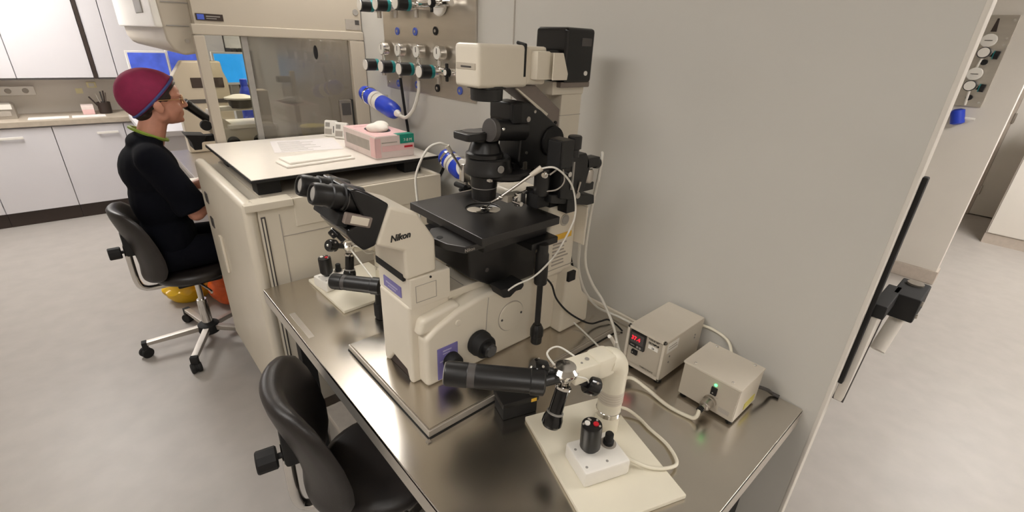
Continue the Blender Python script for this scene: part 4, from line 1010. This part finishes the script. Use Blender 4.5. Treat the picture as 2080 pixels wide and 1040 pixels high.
# ================================================================== JOYSTICK STANDS
def joystick(label, bc, bsize, brot, post, hub, pz, big0, big1, small1, knobs, link=.012, lm='black'):
    t = thing('joystick_stand', label, 'joystick stand', (bc[0], bc[1], TZ))
    mx = rotm(R(brot), 'Z', (bc[0], bc[1], 0))
    part('base_board', B().box(bc[0] - bsize[0] / 2, bc[0] + bsize[0] / 2, bc[1] - bsize[1] / 2, bc[1] + bsize[1] / 2, TZ, TZ + .012, .003, mx=mx), 'cream2', t)
    px, py = post; H = Vector(hub)
    dirv = Vector((H.x - px, H.y - py, 0)).normalized(); side = Vector((-dirv.y, dirv.x, 0))
    L = (Vector((H.x, H.y, 0)) - Vector((px, py, 0))).length
    zb = TZ + .011
    ps = part('post', B().lathe([(.0285, 0), (.0285, .09), (.0295, .092), (.0295, pz - zb - .02), (.0295, pz - zb)], (px, py, zb), (0, 0, 1), 32), 'cream2', t)
    part('chrome_ring', B().lathe([(.0292, 0), (.0302, .001), (.0302, .013), (.0292, .014)], (px, py, zb + .052), (0, 0, 1), 32), 'chrome', ps)
    part('post_label', B().lathe([(.0297, 0), (.0299, .0005), (.0299, .034), (.0297, .0345)], (px, py, zb + .093), (0, 0, 1), 32), 'boxgrey', ps)
    for k in range(4): part('label_text_line', B().lathe([(.0299, 0), (.03, .0002), (.03, .0014), (.0299, .0016)], (px, py, zb + .099 + k * .007), (0, 0, 1), 32), 'hood', ps)
    # elbow
    e = B(); C0 = Vector((px, py, pz)); rb = .03
    pts = [C0 - Vector((0, 0, .01)), C0, C0 + Vector((0, 0, .012)) + dirv * .004, C0 + Vector((0, 0, .026)) + dirv * .016, C0 + Vector((0, 0, .032)) + dirv * .034]
    e.tube(pts, .0295, 24, 5)
    part('elbow', e, 'cream2', t, 60)
    am = B()
    c0 = C0 + Vector((0, 0, .030)) + dirv * .02; c1 = Vector((H.x, H.y, pz + .03)) - dirv * .0
    prof = []
    A = Matrix(((dirv.x, side.x, 0, c0.x), (dirv.y, side.y, 0, c0.y), (0, 0, 1, c0.z), (0, 0, 0, 1)))
    LL = (Vector((c1.x, c1.y, 0)) - Vector((c0.x, c0.y, 0))).length
    am.box(0, LL * .45, -.027, .027, -.027, .028, .012, mx=A)
    am.box(LL * .35, LL - .01, -.024, .024, -.018, .022, .004, mx=A)
    ar = part('arm', am, 'cream2', t)
    part('arm_screw', B().cyl(A @ Vector((LL * .55, 0, .021)), A @ Vector((LL * .55, 0, .0235)), .005).cyl(A @ Vector((LL * .7, .006, .021)), A @ Vector((LL * .7, .006, .0235)), .0025), 'grey', ar)
    part('chrome_hub', B().lathe([(.0, -.03), (.012, -.028), (.016, -.012), (.028, .004), (.03, .015), (.022, .023), (0, .025)], H, (0, 0, 1), 20), 'chrome', t)
    b0, b1 = Vector(big0), Vector(big1); L2 = (b1 - b0).length
    bg = part('drive_barrel', B().lathe([(.02, 0), (.028, .004), (.028, .03), (.0255, .032), (.0255, L2 * .68), (.0245, L2 * .69), (.0245, L2 * .77), (.026, L2 * .78), (.026, L2 - .004), (.0235, L2)], b0, b1 - b0, 32), 'black', t)
    part('barrel_end', B().cyl(b1 - (b1 - b0).normalized() * .001, b1 + (b1 - b0).normalized() * .002, .0225), 'grey', bg)
    part('barrel_scale', B().lathe([(.0247, 0), (.025, .0005), (.025, .015), (.0247, .0155)], b0 + (b1 - b0) * .70, b1 - b0, 32), 'dgrey', bg)
    part('barrel_link', B().cyl(b0 + (b1 - b0).normalized() * .01, H - Vector((0, 0, .004)), link), lm, bg)
    s0, s1 = H - Vector((0, 0, .028)), Vector(small1); L3 = (s1 - s0).length
    hs_ = part('joystick_handle', B().lathe([(.015, 0), (.0155, .002), (.0155, L3 * .62), (.017, L3 * .64), (.022, L3 * .8), (.0225, L3 * .93), (.018, L3)], s0, s1 - s0, 24), 'gloss', t)
    part('handle_ring', B().lathe([(.016, 0), (.0185, .002), (.0185, .007), (.016, .009)], s0 + (s1 - s0) * .0, s1 - s0, 24), 'chrome', hs_)
    part('handle_ring', B().lathe([(.0165, 0), (.019, .001), (.019, .004), (.0165, .005)], s0 + (s1 - s0) * .63, s1 - s0, 24), 'grey', hs_)
    for kp in knobs:
        K = Vector(kp); d = (K - H).normalized()
        st_ = part('knob_shaft', B().cyl(H, K, .0095), 'black', t)
        part('drive_knob', B().lathe([(.019, 0), (.0215, .003), (.0215, .026), (.018, .031)], K - d * .012, d, 14), 'gloss', st_)
        part('knob_screw', B().ell(K + d * .019, (.005, .005, .005)), 'chrome', st_)
        a_ = d.orthogonal().normalized(); b2 = d.cross(a_)
        part('white_tick', B().ell(K + a_ * .0212 + d * .004, (.003, .003, .003)).ell(K + b2 * .0212 + d * .004, (.003, .003, .003)).ell(K - a_ * .0212 + d * .004, (.003, .003, .003)).ell(K - b2 * .0212 + d * .004, (.003, .003, .003)), 'inkl', st_)
    tb_ = B().tube([H + Vector((-.01, .02, .015)), H + Vector((-.012, .045, .035)), H + Vector((.03, .05, .03)), H + dirv * -.045 + Vector((0, .012, .018))], .0022, 6)
    tb_.tube([H + Vector((.0, -.02, .01)), H + Vector((.02, -.04, .005)), H + Vector((.05, -.03, -.03)), H + Vector((.09, -.01, -.045))], .0018, 6)
    part('drive_hose', tb_, 'tube', t, 60)
    return t
joystick('joystick stand on cream board at the near end of steel table', (.6955, .433), (.235, .32), -20, (.768, .471), (.628, .502, .985), .955, (.572, .505, .992), (.425, .65, .998), (.594, .499, .865), [(.676, .468, .955), (.580, .53, 1.005)])
joystick('joystick stand on cream board tucked behind the big microscope', (.615, 1.525), (.25, .30), 2, (.71, 1.50), (.589, 1.50, .942), .91, (.575, 1.235, .898), (.468, 1.365, .898), (.575, 1.49, .825), [(.56, 1.53, .99), (.525, 1.48, .968)], .003, 'tube')
t = thing('hand_grip', 'black upright grip hanging beside the cream microscope front column', 'grip', (.59, 1.28, PZT))
part('upright', B().cyl((.585, 1.275, TZ + .002), (.585, 1.275, .874), .02, .014), 'black', t)
part('pad', B().box(.565, .605, 1.255, 1.295, TZ, TZ + .06, .01), 'rubber', t)

def control_box(label, c, rot, z, s=1.0):
    t = thing('control_box', label, 'control box', (c[0], c[1], z))
    mx = rotm(R(rot), 'Z', (c[0], c[1], 0))
    part('case', B().box(c[0] - .056 * s, c[0] + .056 * s, c[1] - .046 * s, c[1] + .046 * s, z, z + .042 * s, .006, mx=mx), 'white', t)
    j = mx @ Vector((c[0] - .018 * s, c[1] + .006 * s, z + .04 * s))
    jb = part('joystick_grip', B().lathe([(.008, 0), (.008, .01 * s), (.018, .013 * s), (.0225, .02 * s), (.0225, .075 * s), (.0215, .08 * s), (0, .0805 * s)], j, (-.03, .02, 1), 24), 'black', t)
    top = j + Vector((-.03, .02, 1)).normalized() * .081 * s
    part('red_button', B().cyl(top + Vector((.006, -.006, -.001)), top + Vector((.006, -.006, .002)), .006), 'red', jb)
    part('white_button', B().cyl(top + Vector((-.006, .008, -.001)), top + Vector((-.006, .008, .002)), .006), 'white', jb)
    part('small_marks', B().box(top.x + .004, top.x + .008, top.y + .008, top.y + .016, top.z - .001, top.z + .001).ell(top + Vector((.008, -.015, 0)), (.0025,) * 3).ell(top + Vector((.017, .0, 0)), (.0025,) * 3).ell(top + Vector((-.014, .012, 0)), (.0025,) * 3), 'inkl', jb)
    k = mx @ Vector((c[0] + .034 * s, c[1] + .012 * s, z + .041 * s))
    kb = part('speed_knob', B().lathe([(.012, 0), (.012, .01), (.0095, .012), (.0095, .028), (.008, .03)], k, (0, 0, 1), 16), 'rubber', t)
    part('dial_ring', B().lathe([(.013, 0), (.018, .0), (.018, .0015), (.013, .0015)], k, (0, 0, 1), 24), 'inkl', kb)
    for dx, dy in ((-.045, .02), (-.045, -.03), (.005, -.03), (.008, .03)):
        p = mx @ Vector((c[0] + dx * s, c[1] + dy * s, z + .0415 * s))
        part('case_screw', B().cyl(p, p + Vector((0, 0, .0012)), .003), 'grey', t)
    return t
control_box('white control box with red-buttoned black joystick on near cream board', (.662, .415), -20, TZ + .012)
control_box('white control box with black joystick on the cream board behind microscope', (.545, 1.575), 10, TZ + .012, .95)
t = thing('black_case', 'flat black plastic case on the table under the joystick barrel', 'case', (.65, .67, TZ))
mx = Matrix.Translation((-.004, .008, 0)) @ rotm(R(-18), 'Z', (.65, .66, 0))
part('case_body', B().box(.605, .70, .632, .692, TZ, TZ + .04, .004, mx=mx), 'rubber', t)
part('case_lid', B().box(.602, .703, .629, .695, TZ + .038, TZ + .055, .004, mx=mx), 'black', t)
part('case_label', B().box(.68, .695, .6283, .6295, TZ + .04, TZ + .05, mx=mx), 'yellow', t)

# ================================================================== POWER BOXES
t = thing('heater_controller', 'taller grey controller box with red digits on black display', 'controller', (1.14, .545, TZ))
part('case', B().prism([(.484, TZ + .012), (.606, TZ + .012), (.606, .902), (.484, .902)], 'x', 1.028, 1.235, .004), 'boxgrey', t)
part('front_plate', B().box(1.026, 1.03, .492, .598, TZ + .02, .893, .001), 'boxfront', t)
part('front_frame', B().box(1.02, 1.03, .484, .606, TZ + .012, TZ + .02, .001).box(1.02, 1.03, .484, .492, TZ + .012, .902, .001).box(1.02, 1.03, .598, .606, TZ + .012, .902, .001).box(1.02, 1.03, .484, .606, .894, .902, .001), 'boxgrey', t)
ds = part('display_unit', B().box(1.019, 1.028, .545, .594, .838, .892, .002), 'black', t)
part('display_window', B().box(1.018, 1.02, .549, .590, .855, .887), 'dgrey', ds)
text('digits', '37.4', .017, (1.0175, .588, .865), (0, -1, 0), (0, 0, 1), 'reddig', ds)
for y in (.556, .565): part('round_button', B().cyl((1.0195, y, .846), (1.0175, y, .846), .0035), 'grey', ds)
part('display_dash', B().box(1.0178, 1.0195, .575, .588, .845, .847), 'grey', ds)
sw = part('rocker_switch', B().box(1.019, 1.028, .565, .583, .815, .829, .001), 'rubber', t)
part('switch_mark', B().box(1.0182, 1.0192, .577, .579, .820, .824), 'inkl', sw)
text('maker_name', 'TOKAI HIT', .0072, (1.0255, .539, .884), (0, -1, 0), (0, 0, 1), 'ink', t, bold=.0002)
text('model_name', 'OLYMPUS', .0075, (1.0255, .537, .873), (0, -1, 0), (0, 0, 1), 'blackink', t, bold=.0003)
st_ = part('round_sticker', B().box(1.0245, 1.0265, .505, .536, .857, .869, .001), 'white', t)
text('sticker_text', '2B', .008, (1.0242, .525, .860), (0, -1, 0), (0, 0, 1), 'ink', st_)
text('model_text', 'THERMO PLATE', .0062, (1.0255, .552, .783), (0, -1, 0), (0, 0, 1), 'ink', t)
part('side_label', B().box(1.035, 1.09, .4825, .4845, .862, .892), 'white', t)
part('side_label_print', B().box(1.04, 1.08, .4820, .4830, .880, .8825).box(1.04, 1.085, .4820, .4830, .872, .8745), 'inkl', t)
for x, z in ((1.055, .845), (1.055, .825), (1.19, .86), (1.19, .85)): part('side_screw', B().cyl((x, .485, z), (x, .4825, z), .0028), 'grey', t)
for x in (1.05, 1.21):
    for y in (.50, .59): part('foot', B().cyl((x, y, TZ), (x, y, TZ + .013), .01), 'rubber', t)
t = thing('power_supply', 'lower grey power box with green light and round connector', 'power supply', (1.1, .355, TZ))
part('case', B().box(1.036, 1.172, .278, .430, TZ + .008, .872, .002), 'boxgrey', t)
part('front_plate', B().box(1.033, 1.038, .280, .428, TZ + .01, .866, .001), 'boxfront', t)
part('lid', B().box(1.032, 1.174, .276, .432, .866, .873, .002), 'boxgrey', t)
for x, y in ((1.046, .405), (1.046, .305), (1.162, .405), (1.162, .300)): part('lid_screw', B().ell((x, y, .874), (.004, .004, .002)), 'chrome', t)
part('green_light', B().ell((1.032, .338, .851), (.003, .004, .004)), 'led', t)
sw = part('rocker_switch', B().box(1.029, 1.034, .331, .346, .820, .843, .001), 'rubber', t)
part('switch_mark', B().ell((1.0285, .340, .827), (.0008, .002, .002)), 'grey', sw)
cn = part('round_connector', B().lathe([(.017, 0), (.017, .006), (.0145, .007), (.0145, .026), (.012, .03), (.0075, .031), (.0075, .042)], (1.034, .342, .797), (-1, .05, -.12), 24), 'alu', t)
part('cable_gland', B().cyl((.996, .344, .793), (.984, .345, .791), .0075), 'rubber', cn)
part('front_print', B().box(1.0322, 1.0335, .325, .35, .814, .8155).box(1.0322, 1.0335, .29, .318, .782, .795), 'inkl', t)
part('side_label', B().box(1.09, 1.15, .2765, .2785, .78, .800), 'oliv', t)
for x in (1.05, 1.16):
    for y in (.29, .42): part('foot', B().cyl((x, y, TZ), (x, y, TZ + .009), .008), 'rubber', t)

# ================================================================== CABLES
def cable(pts, r_, m_, label): return solo('cable', B().tube(pts, r_, 8, 8), m_, label, 'cable', smooth=60)
cable([(.986, .345, .792), (.975, .345, .775), (.972, .362, .766), (.965, .42, .766), (.975, .49, .77), (.965, .535, .782), (.93, .545, .785), (.88, .52, .79), (.80, .478, .80)], .0052, 'cream2', 'cream cable from round connector to the joystick post')
cable([(.713, .393, .79), (.722, .372, .785), (.745, .33, .778), (.778, .303, .777), (.812, .302, .772), (.845, .345, .766), (.857, .404, .766), (.866, .44, .767), (.858, .475, .776), (.83, .495, .782), (.797, .482, .786)], .0042, 'cream2', 'cream cable looping from the white control box across table')
cable([(1.055, .80, 1.27), (1.06, .80, 1.34), (1.07, .81, 1.345), (1.085, .82, 1.30), (1.09, .84, 1.15), (1.09, .84, 1.0), (1.11, .82, .92), (1.13, .78, .86), (1.12, .72, .80), (1.07, .66, .775), (1.0, .60, .80), (.93, .57, .87), (.86, .55, .95), (.80, .52, 1.0)], .0045, 'tube', 'white cable from the manipulator down to the near joystick arm')
cable([(1.075, .87, 1.15), (1.09, .87, 1.05), (1.10, .87, .95), (1.12, .85, .87), (1.17, .83, .80), (1.21, .80, .773), (1.215, .75, .773), (1.215, .68, .773), (1.21, .62, .78), (1.22, .60, .80)], .0045, 'tube', 'white cable lying along the wall behind the controller box')
cable([(.865, .80, 1.02), (.89, .795, .99), (.91, .79, .94), (.96, .785, .88), (1.02, .775, .83), (1.07, .77, .80), (1.11, .765, .795), (1.14, .755, .795), (1.16, .735, .778), (1.165, .71, .763)], .003, 'rubber', 'thin black wire sagging across the microscope rear foot')
cable([(1.03, .815, .80), (1.03, .77, .788), (1.0, .68, .79), (.97, .63, .80), (.90, .56, .88), (.82, .51, .98)], .003, 'tube', 'thin white wire from microscope foot to the joystick elbow')
cable([(1.235, .50, .87), (1.243, .46, .87), (1.24, .41, .86), (1.21, .38, .845), (1.172, .37, .84)], .0045, 'cream2', 'cream cable joining the two grey boxes at the wall')
cable([(1.17, .285, .81), (1.19, .275, .80), (1.215, .265, .785), (1.235, .258, .768), (1.24, .24, .765)], .005, 'dgrey', 'short dark cable behind the low power box')
cable([(1.10, .965, 1.28), (1.11, .95, 1.1), (1.13, .93, .95), (1.17, .91, .82), (1.2, .9, .77)], .004, 'rubber', 'black lamp cable running down behind the rear post')

# ================================================================== CORRIDOR THINGS
t = thing('gas_manifold', 'narrow steel gas panel on the corridor wall', 'gas panel', (4.74, .5, 1.36))
part('plate', B().box(4.735, 4.75, .36, .53, 1.34, 1.92, .002), 'steel2', t)
for y, z in ((.38, 1.37), (.38, 1.89), (.38, 1.78), (.38, 1.74)): part('screw', B().cyl((4.736, y, z), (4.728, y, z), .008), 'chrome', t)
part('pipe', B().tube([(4.71, .45, 1.70), (4.70, .465, 1.60), (4.71, .46, 1.52), (4.70, .45, 1.42), (4.71, .445, 1.35)], .008), 'white', t)
for z in (1.63, 1.40): part('outlet', B().cyl((4.736, .44, z), (4.70, .44, z), .018), 'rubber', t)
part('hook', B().prism([(.445, 1.82), (.475, 1.82), (.465, 1.90), (.455, 1.90)], 'x', 4.725, 4.737), 'dark', t)
for z, l in ((1.69, 'upper small regulator on the corridor gas panel'), (1.48, 'lower small regulator on the corridor gas panel')):
    t = thing('gas_regulator', l, 'regulator', (4.735, .445, z - .03), 'regulators on the corridor panel')
    part('valve_body', B().cyl((4.736, .445, z), (4.68, .445, z), .03), 'chrome', t)
    part('hand_knob', B().cyl((4.68, .455, z), (4.63, .455, z), .035, bev=.005), 'black', t)
    part('knob_face', B().cyl((4.631, .455, z), (4.627, .455, z), .03), 'white', t)
    part('gauge', B().cyl((4.71, .46, z + .075), (4.67, .46, z + .075), .042, bev=.005), 'white', t)
    part('gauge_needle', B().box(4.667, 4.671, .44, .48, z + .073, z + .077), 'ink', t)
    part('side_valve', B().cyl((4.70, .445, z - .01), (4.70, .385, z - .015), .012).cyl((4.70, .405, z - .012), (4.70, .38, z - .014), .025), 'rubber', t)
    part('collar', B().cyl((4.70, .41, z - .012), (4.70, .405, z - .012), .027), 'tealc', t)
t = thing('inline_filter', 'small blue filter under the corridor gas panel', 'filter', (4.72, .5, 1.26))
part('capsule', B().lathe([(.02, 0), (.04, .01), (.04, .10), (.02, .11)], (4.70, .44, 1.215), (0, .3, 1)), 'blue', t)
part('nozzle', B().cyl((4.70, .44, 1.265), (4.70, .36, 1.26), .01), 'white', t)
part('bracket', B().box(4.70, 4.75, .45, .47, 1.25, 1.28), 'white', t)
t = thing('corridor_cabinet', 'white low cabinet with skirting at the far end of corridor', 'cabinet', (6.6, -.6, 0))
part('carcass', B().box(6.42, 7.1, -1.4, .06, .1, 1.25, .005), 'wall2', t)
part('plinth', B().box(6.415, 7.1, -1.4, .062, 0, .1), 'skirt', t)
part('door', B().box(6.405, 6.42, -.68, .05, .11, 1.24, .003), 'wall2', t)
part('door', B().box(6.405, 6.42, -1.39, -.69, .11, 1.24, .003), 'wall2', t)
part('worktop', B().box(6.39, 7.12, -1.42, .075, 1.25, 1.28, .004), 'wall2', t)
# folding support on the partition end
t = thing('folding_support', 'black folding bracket with white flap at the partition end', 'bracket', (1.45, .09, .86))
part('arm', B().box(1.29, 1.45, .105, .136, 1.06, 1.095, .003), 'rubber', t)
part('block', B().box(1.40, 1.53, .06, .12, 1.03, 1.095, .004), 'rubber', t)
part('end_cap', B().cyl((1.50, .09, 1.095), (1.50, .09, 1.10), .018), 'alu', t)
for x, z in ((1.42, 1.08), (1.42, 1.045)): part('bolt', B().cyl((x, .061, z), (x, .056, z), .006), 'alu', t)
part('flap', B().prism([(1.297, 1.06), (1.39, 1.055), (1.38, 1.03), (1.297, .80)], 'y', .115, .137, .003), 'wall2', t)
part('flap_edge', B().prism([(1.385, 1.045), (1.392, 1.045), (1.307, .795), (1.299, .80)], 'y', .113, .138), 'dgrey', t)
part('clear_tube', B().cyl((1.47, .09, 1.035), (1.40, .10, .93), .017), 'wall2', t)
